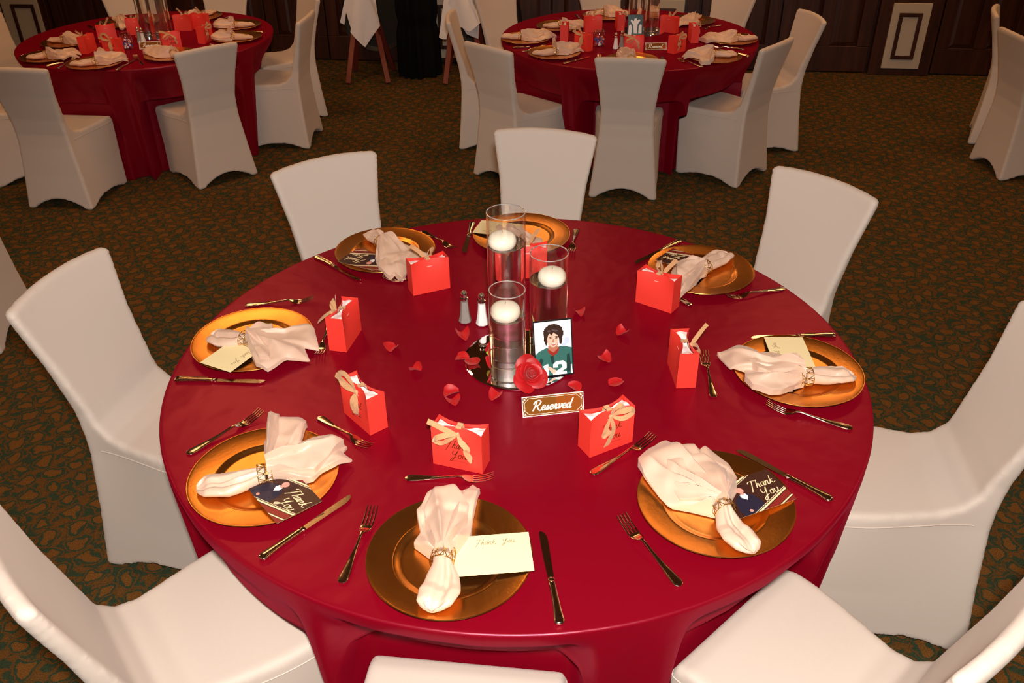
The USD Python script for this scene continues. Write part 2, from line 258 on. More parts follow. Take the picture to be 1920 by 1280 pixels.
# ------------------------------------------------------------------ chairs in stretch covers
SIL = [(.19, 0), (.203, .25), (.205, .43), (.195, .462), (.16, .472), (0, .470), (-.09, .470), (-.145, .485), (-.183, .525), (-.207, .60), (-.250, .73), (-.302, .900), (-.309, .916), (-.334, .916), (-.337, .895), (-.288, .73), (-.251, .58), (-.236, .48), (-.236, .40), (-.246, .22), (-.265, 0)]
def chair_meshes():
    S = sg.Polygon(SIL); ring = np.array(SIL + SIL[:1])
    ys, zs = np.arange(-.40, .32, .006), np.arange(-.06, 1.0, .006)
    Y, Z = np.meshgrid(ys, zs, indexing='ij'); Q = np.stack([Y, Z], -1)
    D = np.full(Y.shape, 9.0); inside = np.zeros(Y.shape, bool)
    for a, b in zip(ring[:-1], ring[1:]):
        e = b - a; t = np.clip(((Q - a) @ e) / (e @ e), 0, 1); D = np.minimum(D, np.linalg.norm(Q - a - t[..., None] * e, axis=-1))
        c = (a[1] > Z) != (b[1] > Z); x = a[0] + (Z - a[1]) / (b[1] - a[1] if b[1] != a[1] else 1e-9) * (b[0] - a[0]); inside ^= c & (Y < x)
    D = np.where(inside, D, -D)
    wr = np.interp(Z, [0, .22, .42, .56, .72, .90], [.212, .187, .165, .159, .175, .205]); wf = np.interp(Z, [0, .2, .44, .48], [.214, .208, .213, .208])
    s = np.clip((Y + .20) / .34, 0, 1); s = s * s * (3 - 2 * s); Wd = wr * (1 - s) + wf * s
    hy = .046 * (1 - ((Y + .04) / .20) ** 2) - .004
    D, Wd, hy = D.tolist(), Wd.tolist(), hy.tolist(); ny, nz = len(ys), len(zs); k = .016
    def bil(A, i, j, f, g): return (A[i][j] * (1 - f) + A[i + 1][j] * f) * (1 - g) + (A[i][j + 1] * (1 - f) + A[i + 1][j + 1] * f) * g
    def f(x, y, z):
        y += .024 * max(z - .5, 0) / .4 * (x / .2) ** 2 * -1.0 + .0          # back bows: its edges stand a little forward
        z2 = z + .011 * max(z - .6, 0) / .3 * (x / .2) ** 2                  # crown of the top edge
        i = min(max((y + .40) / .006, 0), ny - 2.001); j = min(max((z2 + .06) / .006, 0), nz - 2.001); ii, jj = int(i), int(j); fi, fj = i - ii, j - jj
        d = bil(D, ii, jj, fi, fj); w = bil(Wd, ii, jj, fi, fj) - abs(x)
        h = max(k - abs(d - w), 0) / k; d = min(d, w) - h * h * k * .25
        if z < .12: d = min(d, z - max(.070 * (1 - (x / .176) ** 2) - .004, bil(hy, ii, jj, fi, fj)))
        return d
    m = m3.Manifold.level_set(f, [-.26, -.38, -.03, .26, .25, .95], .0108).to_mesh()
    t = TM(m.vert_properties[:, :3], m.tri_verts); t.merge_vertices()
    t = max(t.split(only_watertight=False), key=lambda q: len(q.faces))
    trimesh.smoothing.filter_taubin(t, iterations=14)
    t.vertices[:, 2] -= t.vertices[:, 2].min()
    return t
CH = chair_meshes()
def chair_proto():
    c = CH.triangles_center; x, y, z = c.T
    pocket = (z < .055); back = ((z > .50) | ((y < -.15) & (z > .478))) & ~pocket; back |= (z > .43) & (y < -.20)
    seat = ~back & ~pocket & (z > .425); skirt = ~back & ~pocket & ~seat
    V, F, N = np.array(CH.vertices), np.array(CH.faces), np.array(CH.vertex_normals)
    t = thing('banquet_chair', (0, 0, 0))
    def part(name, mask):
        f = F[mask]; u, inv = np.unique(f, return_inverse=True)
        p = usdkit.mesh(stage, numbered(f'{t.GetPath()}/{name}'), TM(V[u], inv.reshape(-1, 3)), MAT['spandex'])
        p.CreateNormalsAttr(N[u].astype(np.float32)); p.SetNormalsInterpolation('vertex')
    part('backrest', back); part('seat', seat); part('skirt', skirt)
    sec = CH.section(plane_origin=[0, 0, .436], plane_normal=[0, 0, 1]); L = max(sec.discrete, key=len); k = L[:, 1] > -.19
    st = int(np.argmax(~k)) if (~k).any() else 0; L = np.roll(L[:-1] if np.allclose(L[0], L[-1]) else L, -st, axis=0); L = L[L[:, 1] > -.19]
    obj('seam', tube(L[::2] * [1.002, 1.0, 1], .0017, 5), 'spandex', t, True)
    for sx in (-1, 1):
        for sy in (-1, 1): part('foot_pocket', pocket & (x * sx > 0) & ((y + .04) * sy > 0))
    return t
CHAIR = None
def chair(x, y, rz, label, group=None, scale=1.0):
    global CHAIR
    if CHAIR is None:
        CHAIR = chair_proto(); tag(CHAIR, label, 'chair', group)
        CHAIR.GetAttribute('xformOp:translate').Set(Gf.Vec3d(x, y, 0)); CHAIR.GetAttribute('xformOp:rotateZ').Set(float(rz)); return
    dup(CHAIR, (x, y, 0), rz, label, group, scale)
def polar(c, d, deg): return (c[0] + d * math.cos(math.radians(deg)), c[1] + d * math.sin(math.radians(deg)))
BGS = (.94, .94, .905)
NEAR = [(-0.981, 0.110, 255.7, 'off-white covered chair at the left of the near table'), (0.066, 1.045, 167.4, 'off-white covered chair behind the near table, directly behind the tall glass vase'),
        (-0.522, 0.80, 212.3, 'off-white covered chair at the back left of the near table'), (0.823, 0.62, 128.2, 'off-white covered chair at the back right of the near table'),
        (1.010, -0.155, 81.5, 'off-white covered chair at the right of the near table, back cut by the frame'),
        (-0.705, -0.650, -52.0, 'off-white covered chair in the bottom left corner, its seat under the cloth edge'), (0.615, -0.785, 42.0, 'off-white covered chair in the bottom right corner'),
        (-0.135, -0.955, -7.0, 'off-white covered chair at the bottom centre, only the seat front in view')]
for a in NEAR: chair(*a)
T2, T3 = (.755, 3.75), (-2.345, 3.88)
R2 = [(0.688, 3.03, -9.5, 'beige covered chair seen from behind at the front of the right rear table'), (0.074, 3.245, -44.8, 'beige covered chair at the front left of the right rear table, seat turned right'),
      (-.09, 3.83, 267.5, 'beige covered chair at the left side of the right rear table, seen edge-on'), (1.290, 3.225, 48.5, 'beige covered chair at the front right of the right rear table'),
      (1.62, 3.69, 98.0, 'beige covered chair at the right side of the right rear table, leaning outermost'), (1.34, 4.27, 125.0, 'beige covered chair at the back right of the right rear table'),
      (0.79, 4.63, 205.0, 'beige covered chair at the back of the right rear table behind its tall vases'), (0.09, 4.32, 222.0, 'beige covered chair at the back left of the right rear table')]
R3 = [(-1.909, 3.31, 41.5, 'taupe covered chair seen from behind at the front right of left rear table'), (-2.597, 2.985, -6.5, 'taupe covered chair seen from behind at the front left of left rear table'),
      (-1.59, 3.90, 86.5, 'taupe covered chair at the right side of the left rear table, nearer of the two'), (-1.66, 4.42, 122.0, 'taupe covered chair at the right side of the left rear table, farther of the two'),
      (-2.66, 4.52, 205.0, 'taupe covered chair at the back left of the left rear table, behind its candle vase'), (-2.19, 4.76, 172.0, 'taupe covered chair at the back right of the left rear table'),
      (-3.14, 3.90, 262.0, 'taupe covered chair at the far left of the left rear table, inside face showing'), (-3.06, 3.37, 305.0, 'taupe covered chair at the left frame edge, seat behind the front left chair')]
for a in R2: chair(*a, scale=BGS)
for a in R3: chair(*a, scale=BGS)
chair(3.196, 3.186, -88.4, 'beige covered chair at the right frame edge, nearer of the two', scale=BGS)
chair(3.36, 3.70, 244.0, 'beige covered chair near the right frame edge, farther of the two', scale=BGS)
chair(-2.49, 1.37, 95.0, 'covered chair at the far left edge, only one foot corner in view')

# ------------------------------------------------------------------ tablecloths (satin, to the floor) on round tables
def tablecloth(c, R, H, chairs, half_w, front, seed, label, zs=.905):
    nt = 1200; th = np.linspace(0, 2 * PI, nt, endpoint=False); rg = random.Random(seed)
    rows = [(0.0, 0)] + [(r, 0) for r in np.linspace(.06, R - .012, 22)]
    P = []
    for r, _ in rows: P.append(np.stack([r * np.cos(th), r * np.sin(th), np.full(nt, H)], -1))
    for a in np.linspace(.2, PI / 2, 5): P.append(np.stack([(R - .007 + .007 * math.sin(a)) * np.cos(th), (R - .007 + .007 * math.sin(a)) * np.sin(th), np.full(nt, H - .007 + .007 * math.cos(a))], -1))
    # free hang between chairs, pushed in over seats
    push = np.zeros(nt); rin = np.full(nt, R); rov = np.full(nt, R)
    for (x, y, rz, ro) in chairs:
        f = np.array([-math.sin(math.radians(rz)), math.cos(math.radians(rz))]); q = np.array([x - c[0], y - c[1]])
        p = q + f * front; d = np.hypot(*p); a = math.atan2(p[1], p[0]); w = math.asin(min(half_w / d, .9))
        da = np.abs((th - a + PI) % (2 * PI) - PI); s = np.clip((w + .055 - da) / .045, 0, 1); s = s * s * (3 - 2 * s)
        # the seat front is straight: follow its line
        g = np.maximum(np.cos((th - a)), .3); rl = np.clip((p @ (-f)) / np.maximum(-(np.cos(th) * f[0] + np.sin(th) * f[1]), .2), .3, 2.0) - .016
        rin = np.where(s > push, np.minimum(rl, R), rin); so = np.clip((w + .08 - da) / .12, 0, 1); so = so * so * (3 - 2 * so); rov = np.minimum(rov, R - (R - np.maximum(np.minimum(rl, R), ro)) * so); push = np.maximum(push, s)
    k = [rg.uniform(0, 6.3) for _ in range(8)]
    fold = (np.sin(19 * th + k[0] + 1.2 * np.sin(3 * th + k[1])) + .6 * np.sin(31 * th + k[2] + np.sin(5 * th + k[3])) + .35 * np.sin(47 * th + k[4]))
    fold = np.sign(fold) * np.abs(fold) ** .8
    nz = 44
    zs_ = .484 * zs / .905
    for i in range(1, nz + 1):
        v = i / nz; z = (H - .007) * (1 - v) + .004
        hang = R + .006 * min(1, v * 8) - .105 * v + fold * (.020 * min(1, v * 1.6) + .012 * v)
        a1, a2 = .5, .62        # straight down to the seat, in along its top, then down in front of it
        if v < a1: q = v / a1; zt = (H - .007) + (zs_ - H + .007) * q; rt_ = R + (rov - R) * (q * q * (3 - 2 * q)) + fold * .007 * q * (1 - push * .5)
        elif v < a2: q = (v - a1) / (a2 - a1); zt = zs_ - .004 * math.sin(PI * q); rt_ = rov + (rin - rov) * q
        else: q = (v - a2) / (1 - a2); zt = zs_ * (1 - q) + .004 * q; rt_ = rin + .0 * fold
        r = hang * (1 - push) + rt_ * push; zz = z * (1 - push) + zt * push
        P.append(np.stack([r * np.cos(th), r * np.sin(th), zz], -1))
    P = np.array(P).transpose(1, 0, 2)
    amp = np.exp(-((P[..., 2] - H) / .01) ** 2)
    P[..., 2] += amp * .0012 * (meshkit.fbm(P * [7, 7, 1], 3, seed) - .5)
    t = thing('tablecloth', (c[0], c[1], 0), 0, label, 'tablecloth')
    obj('cloth', grid(P, closeu=True), 'red_satin', t, True)
    return t
tablecloth((0, 0), .917, .74, [(a[0], a[1], a[2], r) for a, r in zip(NEAR, (.86, .86, .86, .86, .86, .865, .825, .79))], .207, .203, 3, 'burgundy satin tablecloth on the near round table', 1.0)
tablecloth(T2, .81, .70, [(a[0], a[1], a[2], .70) for a in R2], .205, .193, 5, 'burgundy satin tablecloth on the round table at the back right')
tablecloth(T3, .79, .70, [(a[0], a[1], a[2], .68) for a in R3], .205, .193, 11, 'burgundy satin tablecloth on the round table at the back left')

# ------------------------------------------------------------------ chargers
def plate_z(r): return float(np.interp(r, [0, .094, .110, .118, .162, .167, .20], [.0076, .0076, .0142, .0146, .0213, .0213, .004]))
def charger_proto():
    t = thing('charger_plate')
    obj('well', lathe([(0, .0065), (.05, .0065), (.094, .0065), (.099, .0075), (.105, .0105), (.110, .0128), (.1125, .0132)], 96), 'gold_charger', t, True)
    obj('rim', lathe([(.1125, .0132), (.115, .0128), (.14, .0156), (.160, .0188), (.1635, .0205), (.1655, .0205), (.1662, .0190), (.160, .0165), (.12, .0095), (.10, .003), (.098, .0008), (.090, .0008), (.088, .003), (.0, .003)], 96), 'gold_charger', t, 40)
    return t
PLATE = None
def charger(x, y, z, label, scale=1, group=None):
    global PLATE
    if PLATE is None:
        PLATE = charger_proto(); tag(PLATE, label, 'plate', group); PLATE.GetAttribute('xformOp:translate').Set(Gf.Vec3d(x, y, z)); return
    dup(PLATE, (x, y, z), rnd.uniform(0, 360), label, group, scale)
TOP = .7408
PL = {1: (-.138, -.732), 2: (.421, -.587), 3: (.735, -.098), 4: (.589, .466), 5: (.029, .741), 6: (-.424, .632), 7: (-.730, .087), 8: (-.566, -.484)}
WH = {1: 'at the near table front', 2: 'at the near table front right', 3: 'at the near table right', 4: 'at the near table back right', 5: 'at the near table back',
      6: 'at the near table back left', 7: 'at the near table left', 8: 'at the near table front left'}
for k, (x, y) in PL.items(): charger(x, y, TOP, 'round gold charger plate ' + WH[k])

# ------------------------------------------------------------------ napkins and their rings
NAP = {
1:dict(ring=(-0.149, -0.753),tip=(-0.163, -0.88),w=0.04,fl=[[(-0.176, -0.738), (-0.212, -0.705), (-0.199, -0.679), (-0.212, -0.626), (-0.202, -0.605), (-0.187, -0.554), (-0.157, -0.532), (-0.118, -0.55), (-0.099, -0.525), (-0.081, -0.546), (-0.095, -0.644), (-0.097, -0.685), (-0.127, -0.748)], [(-0.184, -0.706), (-0.196, -0.629), (-0.178, -0.564), (-0.138, -0.557), (-0.102, -0.615), (-0.105, -0.692), (-0.123, -0.729)]]),
2:dict(ring=(0.428, -0.622),tip=(0.463, -0.746),w=0.034,fl=[[(0.412, -0.632), (0.359, -0.612), (0.329, -0.634), (0.314, -0.629), (0.305, -0.578), (0.277, -0.514), (0.271, -0.46), (0.347, -0.387), (0.363, -0.409), (0.402, -0.41), (0.414, -0.437), (0.43, -0.418), (0.474, -0.471), (0.484, -0.515), (0.471, -0.568), (0.457, -0.591)], [(0.401, -0.616), (0.341, -0.607), (0.324, -0.548), (0.331, -0.49), (0.417, -0.463), (0.458, -0.507), (0.46, -0.573)]]),
3:dict(ring=(0.737, -0.149),tip=(0.869, -0.139),w=0.038,fl=[[(0.732, -0.107), (0.717, -0.059), (0.665, -0.05), (0.603, -0.007), (0.544, -0.009), (0.554, -0.076), (0.559, -0.098), (0.594, -0.114), (0.582, -0.157), (0.594, -0.192), (0.634, -0.218), (0.664, -0.21), (0.706, -0.176)], [(0.731, -0.102), (0.707, -0.061), (0.654, -0.05), (0.602, -0.089), (0.618, -0.139), (0.654, -0.158), (0.709, -0.153)]]),
4:dict(ring=(0.593, 0.448),tip=(0.697, 0.563),w=0.04,fl=[[(0.578, 0.414), (0.527, 0.32), (0.49, 0.291), (0.485, 0.399), (0.493, 0.448), (0.515, 0.513), (0.55, 0.535), (0.587, 0.504)], [(0.578, 0.432), (0.528, 0.353), (0.497, 0.381), (0.513, 0.48), (0.58, 0.497)]]),
5:dict(ring=(-0.013, 0.689),tip=(-0.031, 0.807),w=0.036,fl=[[(-0.045, 0.677), (-0.032, 0.577), (0.021, 0.538), (0.064, 0.544), (0.094, 0.613), (0.098, 0.674), (0.078, 0.70), (0.021, 0.70)], [(-0.033, 0.667), (0.013, 0.596), (0.057, 0.622), (0.068, 0.665), (0.014, 0.69)]]),
6:dict(ring=(-0.435, 0.651),tip=(-0.495, 0.751),w=0.034,fl=[[(-0.451, 0.613), (-0.448, 0.547), (-0.426, 0.48), (-0.4, 0.447), (-0.387, 0.436), (-0.374, 0.453), (-0.348, 0.424), (-0.335, 0.477), (-0.27, 0.554), (-0.315, 0.574), (-0.324, 0.625), (-0.387, 0.655), (-0.413, 0.663)], [(-0.445, 0.605), (-0.428, 0.52), (-0.396, 0.483), (-0.362, 0.511), (-0.325, 0.57), (-0.384, 0.646), (-0.416, 0.659)]]),
7:dict(ring=(-0.735, 0.059),tip=(-0.852, 0.098),w=0.042,fl=[[(-0.741, 0.106), (-0.678, 0.139), (-0.665, 0.093), (-0.594, 0.146), (-0.56, 0.105), (-0.536, 0.035), (-0.574, 0.025), (-0.552, -0.015), (-0.612, -0.032), (-0.635, -0.062), (-0.651, -0.077), (-0.684, -0.061), (-0.72, 0.018)], [(-0.736, 0.1), (-0.681, 0.13), (-0.664, 0.043), (-0.653, -0.057), (-0.682, -0.051), (-0.717, 0.023)]]),
8:dict(ring=(-0.557, -0.498),tip=(-0.699, -0.537),w=0.04,fl=[[(-0.565, -0.448), (-0.577, -0.398), (-0.583, -0.3), (-0.522, -0.29), (-0.501, -0.314), (-0.503, -0.384), (-0.395, -0.388), (-0.4, -0.417), (-0.375, -0.433), (-0.407, -0.466), (-0.437, -0.485), (-0.452, -0.513), (-0.481, -0.495), (-0.538, -0.506)], [(-0.561, -0.452), (-0.503, -0.4), (-0.399, -0.394), (-0.42, -0.451), (-0.447, -0.499), (-0.485, -0.489), (-0.538, -0.503)], [(-0.57, -0.437), (-0.581, -0.345), (-0.574, -0.308), (-0.523, -0.299), (-0.511, -0.38), (-0.555, -0.448)]]),
}
RING_R = .024
def fan(o, ax, outline, pc, seed, lift=0.0, h0=.040, dens=1.0):
    """one gathered fan of cloth: from the ring at o (axis ax) out to the outline, with pleats running out from the ring"""
    rg = random.Random(seed); n = 84; m = 30
    L = np.array(outline, float); q = L - o; ang = np.unwrap(np.arctan2(q[:, 1], q[:, 0])); dr_ = np.sign(ang[-1] - ang[0]); a2 = dr_ * (ang - ang[0])
    for k in range(1, len(L)): a2[k] = max(a2[k], a2[k - 1] + .035)
    a2 *= (dr_ * (ang[-1] - ang[0])) / a2[-1]; ang = ang[0] + dr_ * a2
    L = o + np.stack([np.cos(ang), np.sin(ang)], -1) * np.hypot(*q.T)[:, None]; seg = np.r_[0, np.cumsum(np.hypot(*np.diff(L, axis=0).T))]
    u = np.linspace(0, 1, n); E = np.stack([np.interp(u * seg[-1], seg, L[:, i]) for i in range(2)], -1)
    side = np.array([-ax[1], ax[0]]); sgn = np.sign((E[0] - E[-1]) @ side) or 1
    A = o + ax * .006 + np.outer((.5 - u) * 2 * sgn * RING_R * .72, side)
    v = np.linspace(0, 1, m)
    P = A[:, None] * (1 - v)[None, :, None] + E[:, None] * v[None, :, None]
    fb = meshkit.fbm(np.stack([P[..., 0] * 16, P[..., 1] * 16, 0 * P[..., 0] + seed], -1), 2, seed)
    nr = 4 if dens >= 1 else 3; ridge = 0 * P[..., 0]
    for q in range(nr):
        c0 = (q + .5 + rg.uniform(-.3, .3)) / nr; wd = rg.uniform(.035, .085); dr = rg.uniform(-.10, .10); hh = rg.uniform(.5, 1.0); pk = rg.uniform(.25, .6)
        x = (u[:, None] - c0 - dr * v[None]) / (wd * (.7 + .6 * v[None])); sharp = np.where(x > 0, np.exp(-np.abs(x) * 3.6), np.exp(-x * x * .7))
        ridge = ridge + hh * sharp * np.exp(-((v[None] - pk) / .38) ** 2)
    arch = np.sqrt(np.clip(1 - ((u - .5) * 2) ** 2, 0, 1))[:, None]
    wave = .5 + .5 * np.sin(2 * PI * (1.6 * u[:, None] + rg.random()))
    h = (h0 * (1 - v[None]) ** .75 * (.35 + .65 * arch)) + .005 + .026 * ridge + .024 * (fb - .42) * np.clip(v * 2, 0, 1)[None] * arch + .012 * wave * v[None] ** 3 + lift
    base = np.vectorize(lambda x, y: plate_z(math.hypot(x - pc[0], y - pc[1])))(P[..., 0], P[..., 1])
    top = np.concatenate([P, (base + np.maximum(h, .004 + lift * .8))[..., None]], -1)
    bot = np.concatenate([P, (base + lift * .55 + .0015 + np.clip(h - lift - .006, 0, 9) * .0)[..., None]], -1)
    t = grid(top); b = grid(bot); b.invert()
    idx = [(i, 0) for i in range(n)] + [(n - 1, j) for j in range(1, m)] + [(i, m - 1) for i in range(n - 2, -1, -1)] + [(0, j) for j in range(m - 2, 0, -1)]
    rim = grid(np.array([[top[i, j], bot[i, j]] for i, j in idx]), closeu=True)
    g = cat_([t, b, rim]); return g
def napkin_mesh(d, pc, seed):
    o, tip = np.array(d['ring']), np.array(d['tip']); ax = o - tip; ln = np.hypot(*ax); ax /= ln
    fans = [fan(o, ax, f, pc, seed * 7 + i, lift=0 if i == 0 else .011 + .004 * i, dens=1 if i == 0 else .7) for i, f in enumerate(d['fl'])]
    # the tail: a flattened loop with a lengthwise groove and an open end
    n, m = 40, 44; v = np.linspace(0, 1, n); a = np.linspace(0, 2 * PI, m, endpoint=False); side = np.array([-ax[1], ax[0]])
    wv = np.interp(v, [0, .12, .35, .65, .88, .97, 1], np.array([RING_R * .8, RING_R * .85, .8 * d['w'], d['w'], .86 * d['w'], .5 * d['w'], .22 * d['w']])) 
    hv = np.interp(v, [0, .15, .5, .85, 1], [.040, .040, .034, .026, .010])
    rg = random.Random(seed); bend = rg.uniform(-.012, .012); gs = rg.uniform(.15, .45) * rg.choice((-1, 1))
    P = np.zeros((n, m, 3))
    for i in range(n):
        c = o - ax * (v[i] * ln) + side * bend * math.sin(PI * v[i])
        s, z = np.cos(a), np.sin(a); x = s * wv[i]; zz = hv[i] * (.5 + .5 * z)
        gr = .55 * hv[i] * np.exp(-((s - gs - .2 * v[i]) / .17) ** 2) * np.clip(v[i] * 3, 0, 1) + .35 * hv[i] * np.exp(-((s + gs + .35) / .13) ** 2) * np.clip(v[i] * 2, 0, 1)
        zz = np.where(z > 0, zz - gr * z, zz) * (1 - .55 * np.exp(-((v[i] - .97) / .1) ** 2) * (np.abs(s) < .6))
        P[i, :, :2] = c + np.outer(x, side); P[i, :, 2] = zz
    fb = meshkit.fbm(P * 22 + seed, 2, seed) - .5
    P[..., 2] += .010 * fb * (P[..., 2] > .008); base = np.vectorize(lambda x, y: plate_z(math.hypot(x - pc[0], y - pc[1])))(P[..., 0], P[..., 1])
    P[..., 2] += base + .001
    t = tube(np.array([[0, 0, 0], [1, 0, 0], [2, 0, 0]]), 1, 4); g = grid(P, closev=True)
    k = len(g.vertices); cap = [[k, (j + 1) % m, j] for j in range(m)] + [[k + 1, (n - 1) * m + j, (n - 1) * m + (j + 1) % m] for j in range(m)]
    tail = TM(np.vstack([g.vertices, P[0].mean(0), P[-1].mean(0)]), np.vstack([g.faces, cap]))
    return fans, tail
def ring_mesh():
    """openwork ring of gold wire: three hoops tied by zigzag triangles; axis along x, resting at z = 0"""
    out = []; hoops = []; n = 9; w = .0150; t = np.linspace(0, 2 * PI, 40, endpoint=False)
    ell = lambda a: np.stack([0 * a, RING_R * np.cos(a), RING_R * .95 + RING_R * .95 * np.sin(a)], -1)
    for dx in (-w, w):
        hoops.append(tube(ell(t) + [dx, 0, 0], 0.0011, 5, True))
    nodes = [ell(np.array([2 * PI * (k + .5) / n]))[0] for k in range(n)]
    for k in range(n):
        for dx in (-w, w):
            a, b = [ell(np.array([2 * PI * (k + e) / n]))[0] + [dx, 0, 0] for e in (0, 1)]
            for q in (a, b, ((a + b) / 2)): out.append(tube(np.array([q, (q + nodes[k]) / 2, nodes[k]]), .0008, 4))
    mid = tube(np.array(nodes), .0006, 4, True)
    return hoops, out + [mid]
RING = None; NAPKINS = {}
HOOPS, WIRES = ring_mesh()
def ring_at(x, y, z, deg, label, scale=1):
    global RING
    if RING is None:
        RING = thing('napkin_ring', (x, y, z), deg, label, 'napkin ring')
        for h in HOOPS: obj('hoop', h, 'gold_wire', RING, True)
        obj('lattice', cat_(WIRES), 'gold_wire', RING, True); return
    dup(RING, (x, y, z), deg, label, None, scale)
LK = {1: 'flared fan, rounded tail towards viewer', 2: 'wide square-cornered fan, narrow tail', 3: 'long fan pointing left over the rim', 4: 'rounded tail up, short fan', 5: 'folds half hidden by vases',
      6: 'rippled fan behind a red box', 7: 'two-part fan reaching over the rim', 8: 'upright square loop above its fan'}
for k, d in NAP.items():
    pc = PL[k]; o, tip = np.array(d['ring']), np.array(d['tip']); dl = dict(ring=tuple(o - pc), tip=tuple(tip - pc), w=d['w'], fl=[[(a - pc[0], b - pc[1]) for a, b in f] for f in d['fl']])
    t = thing('napkin', (pc[0], pc[1], TOP), 0, f'blush satin napkin {WH[k]}, {LK[k]}', 'napkin')
    fans, tail = napkin_mesh(dl, (0, 0), k)
    for f in fans: obj('fold', f, 'napkin_satin', t, 50)
    obj('tail', tail, 'napkin_satin', t, 60); NAPKINS[k] = t
    ax = o - tip; ring_at(o[0], o[1], TOP + plate_z(np.hypot(*(o - pc))) + .0005, math.degrees(math.atan2(ax[1], ax[0])), f'gold openwork wire napkin ring on the napkin {WH[k]}')

# ------------------------------------------------------------------ cutlery
def loft(sec):
    """sections (x, z, half width, half thickness): rounded bar along x"""
    a = np.linspace(0, 2 * PI, 12, endpoint=False); c, s = np.cos(a), np.sin(a); c = np.sign(c) * np.abs(c) ** .75; s = np.sign(s) * np.abs(s) ** .75
    S = np.array(sec, float); P = np.stack([np.repeat(S[:, :1], 12, 1), S[:, 2:3] * c, S[:, 1:2] + S[:, 3:4] * s], -1); g = grid(P, closev=True)
    k = len(g.vertices); e = len(S)
    return TM(np.vstack([g.vertices, P[0].mean(0), P[-1].mean(0)]), np.vstack([g.faces, [[k, j, (j + 1) % 12] for j in range(12)], [[k + 1, (e - 1) * 12 + (j + 1) % 12, (e - 1) * 12 + j] for j in range(12)]]))
def sm(sec, n=40):
    S = np.array(sec, float); t = np.linspace(S[0, 0], S[-1, 0], n); return np.stack([t] + [np.interp(t, S[:, 0], S[:, i]) for i in (1, 2, 3)], -1)
def fork_parts(L=.205, tines=4):
    k = L / .205
    h = sm([(0, .0032, .004, .001), (.004, .0032, .0095, .0016), (.012, .0032, .0112, .0019), (.03, .0034, .0098, .0020), (.06, .0045, .0058, .0022), (.095, .0085, .0034, .0023), (.122, .0125, .0030, .0022), (.132, .0115, .0042, .0019)], 44)
    b = sm([(.130, .0118, .0040, .0018), (.136, .0098, .0085, .0013), (.142, .0070, .0112, .0011), (.150, .0046, .0122, .0010), (.158, .0038, .0122, .0010)], 16)
    ribs = [tube(np.stack([np.linspace(.010, .085, 14), s * np.interp(np.linspace(.010, .085, 14), [.01, .03, .085], [.0090, .0080, .0024]), np.interp(np.linspace(.010, .085, 14), [.01, .03, .06, .085], [.0046, .0050, .0062, .0092])], -1), .0007, 5) for s in (-1, 1)]
    T = []
    for i in range(tines):
        y = (i - (tines - 1) / 2) * (.0228 / (tines - 1)) * .96
        t = loft(sm([(.156, .0038, .0024, .0010), (.166, .0048, .0019, .0010), (.185, .0095, .0016, .0009), (.202, .0172, .0012, .0007), (.205, .0190, .0005, .0004)], 16)); t.apply_translation((0, y * 1.0, 0)); T.append(t)
    sc = lambda m: move(m, s=k)
    return sc(cat_([loft(h)] + ribs)), sc(loft(b)), [sc(t) for t in T]
def knife_parts():
    h = loft(sm([(0, .0052, .005, .003), (.003, .0052, .0098, .0044), (.010, .0052, .0108, .0050), (.03, .0052, .0086, .0048), (.06, .0052, .0066, .0046), (.09, .0052, .0068, .0046), (.100, .0052, .0074, .0046)], 40))
    ribs = [tube(np.stack([np.linspace(.008, .088, 10), s * np.interp(np.linspace(.008, .088, 10), [.008, .03, .088], [.0078, .0062, .0048]), np.full(10, .0098)], -1), .0008, 5) for s in (-1, 1)]
    bol = loft(sm([(.099, .0052, .0070, .0048), (.103, .0052, .0052, .0036), (.107, .0052, .0078, .0046), (.112, .0050, .0060, .0034)], 12))
    bl = [(.110, -.0055), (.118, -.0068), (.15, -.0078), (.19, -.0092), (.215, -.0098), (.228, -.0080), (.236, -.0035), (.240, .0025), (.236, .0058), (.20, .0068), (.15, .0066), (.110, .0055)]
    b = poly(bl, .0016, .0040)
    return cat_([h] + ribs), bol, b
FORK = KNIFE = DFORK = None
def fork(x, y, z, deg, label, scale=1, group=None, small=False):
    global FORK
    if FORK is None:
        FORK = thing('fork', (x, y, z), deg, label, 'fork', group)
        h, b, T = fork_parts(); obj('handle', h, 'cutlery_steel', FORK, 40); hd = obj('head', b, 'cutlery_steel', FORK, 40)
        for t in T: obj('tine', t, 'cutlery_steel', hd, 40)
        return
    dup(FORK, (x, y, z), deg, label, group, scale)
def knife(x, y, z, deg, label, scale=1, group=None):
    global KNIFE
    if KNIFE is None:
        KNIFE = thing('knife', (x, y, z), deg, label, 'knife', group); h, c, b = knife_parts()
        obj('handle', h, 'cutlery_steel', KNIFE, 40); obj('bolster', c, 'cutlery_steel', KNIFE, 40); obj('blade', b, 'cutlery_steel', KNIFE, 30); return
    dup(KNIFE, (x, y, z), deg, label, group, scale)
for k, hx, hy, deg in [(8, -.769, -.393, 46.5), (1, -.346, -.790, 79.5), (2, .311, -.807, 117.5), (3, .804, -.328, 154), (4, .828, .362, -161.5), (5, .221, .801, -99.5), (6, -.316, .803, -52), (7, -.807, .299, 5.5)]:
    fork(hx, hy, TOP, deg, f'silver dinner fork beside the gold plate {WH[k]}')
for k, hx, hy, deg in [(8, -.519, -.726, 49.5), (1, .074, -.897, 96.3), (2, .676, -.577, 133.9), (3, .897, .088, -177.9), (4, .566, .698, -136.8), (5, -.143, .864, -94.8), (6, -.653, .612, -44.5), (7, -.893, -.089, -3.6)]:
    knife(hx, hy, TOP, deg, f'silver table knife beside the gold plate {WH[k]}')
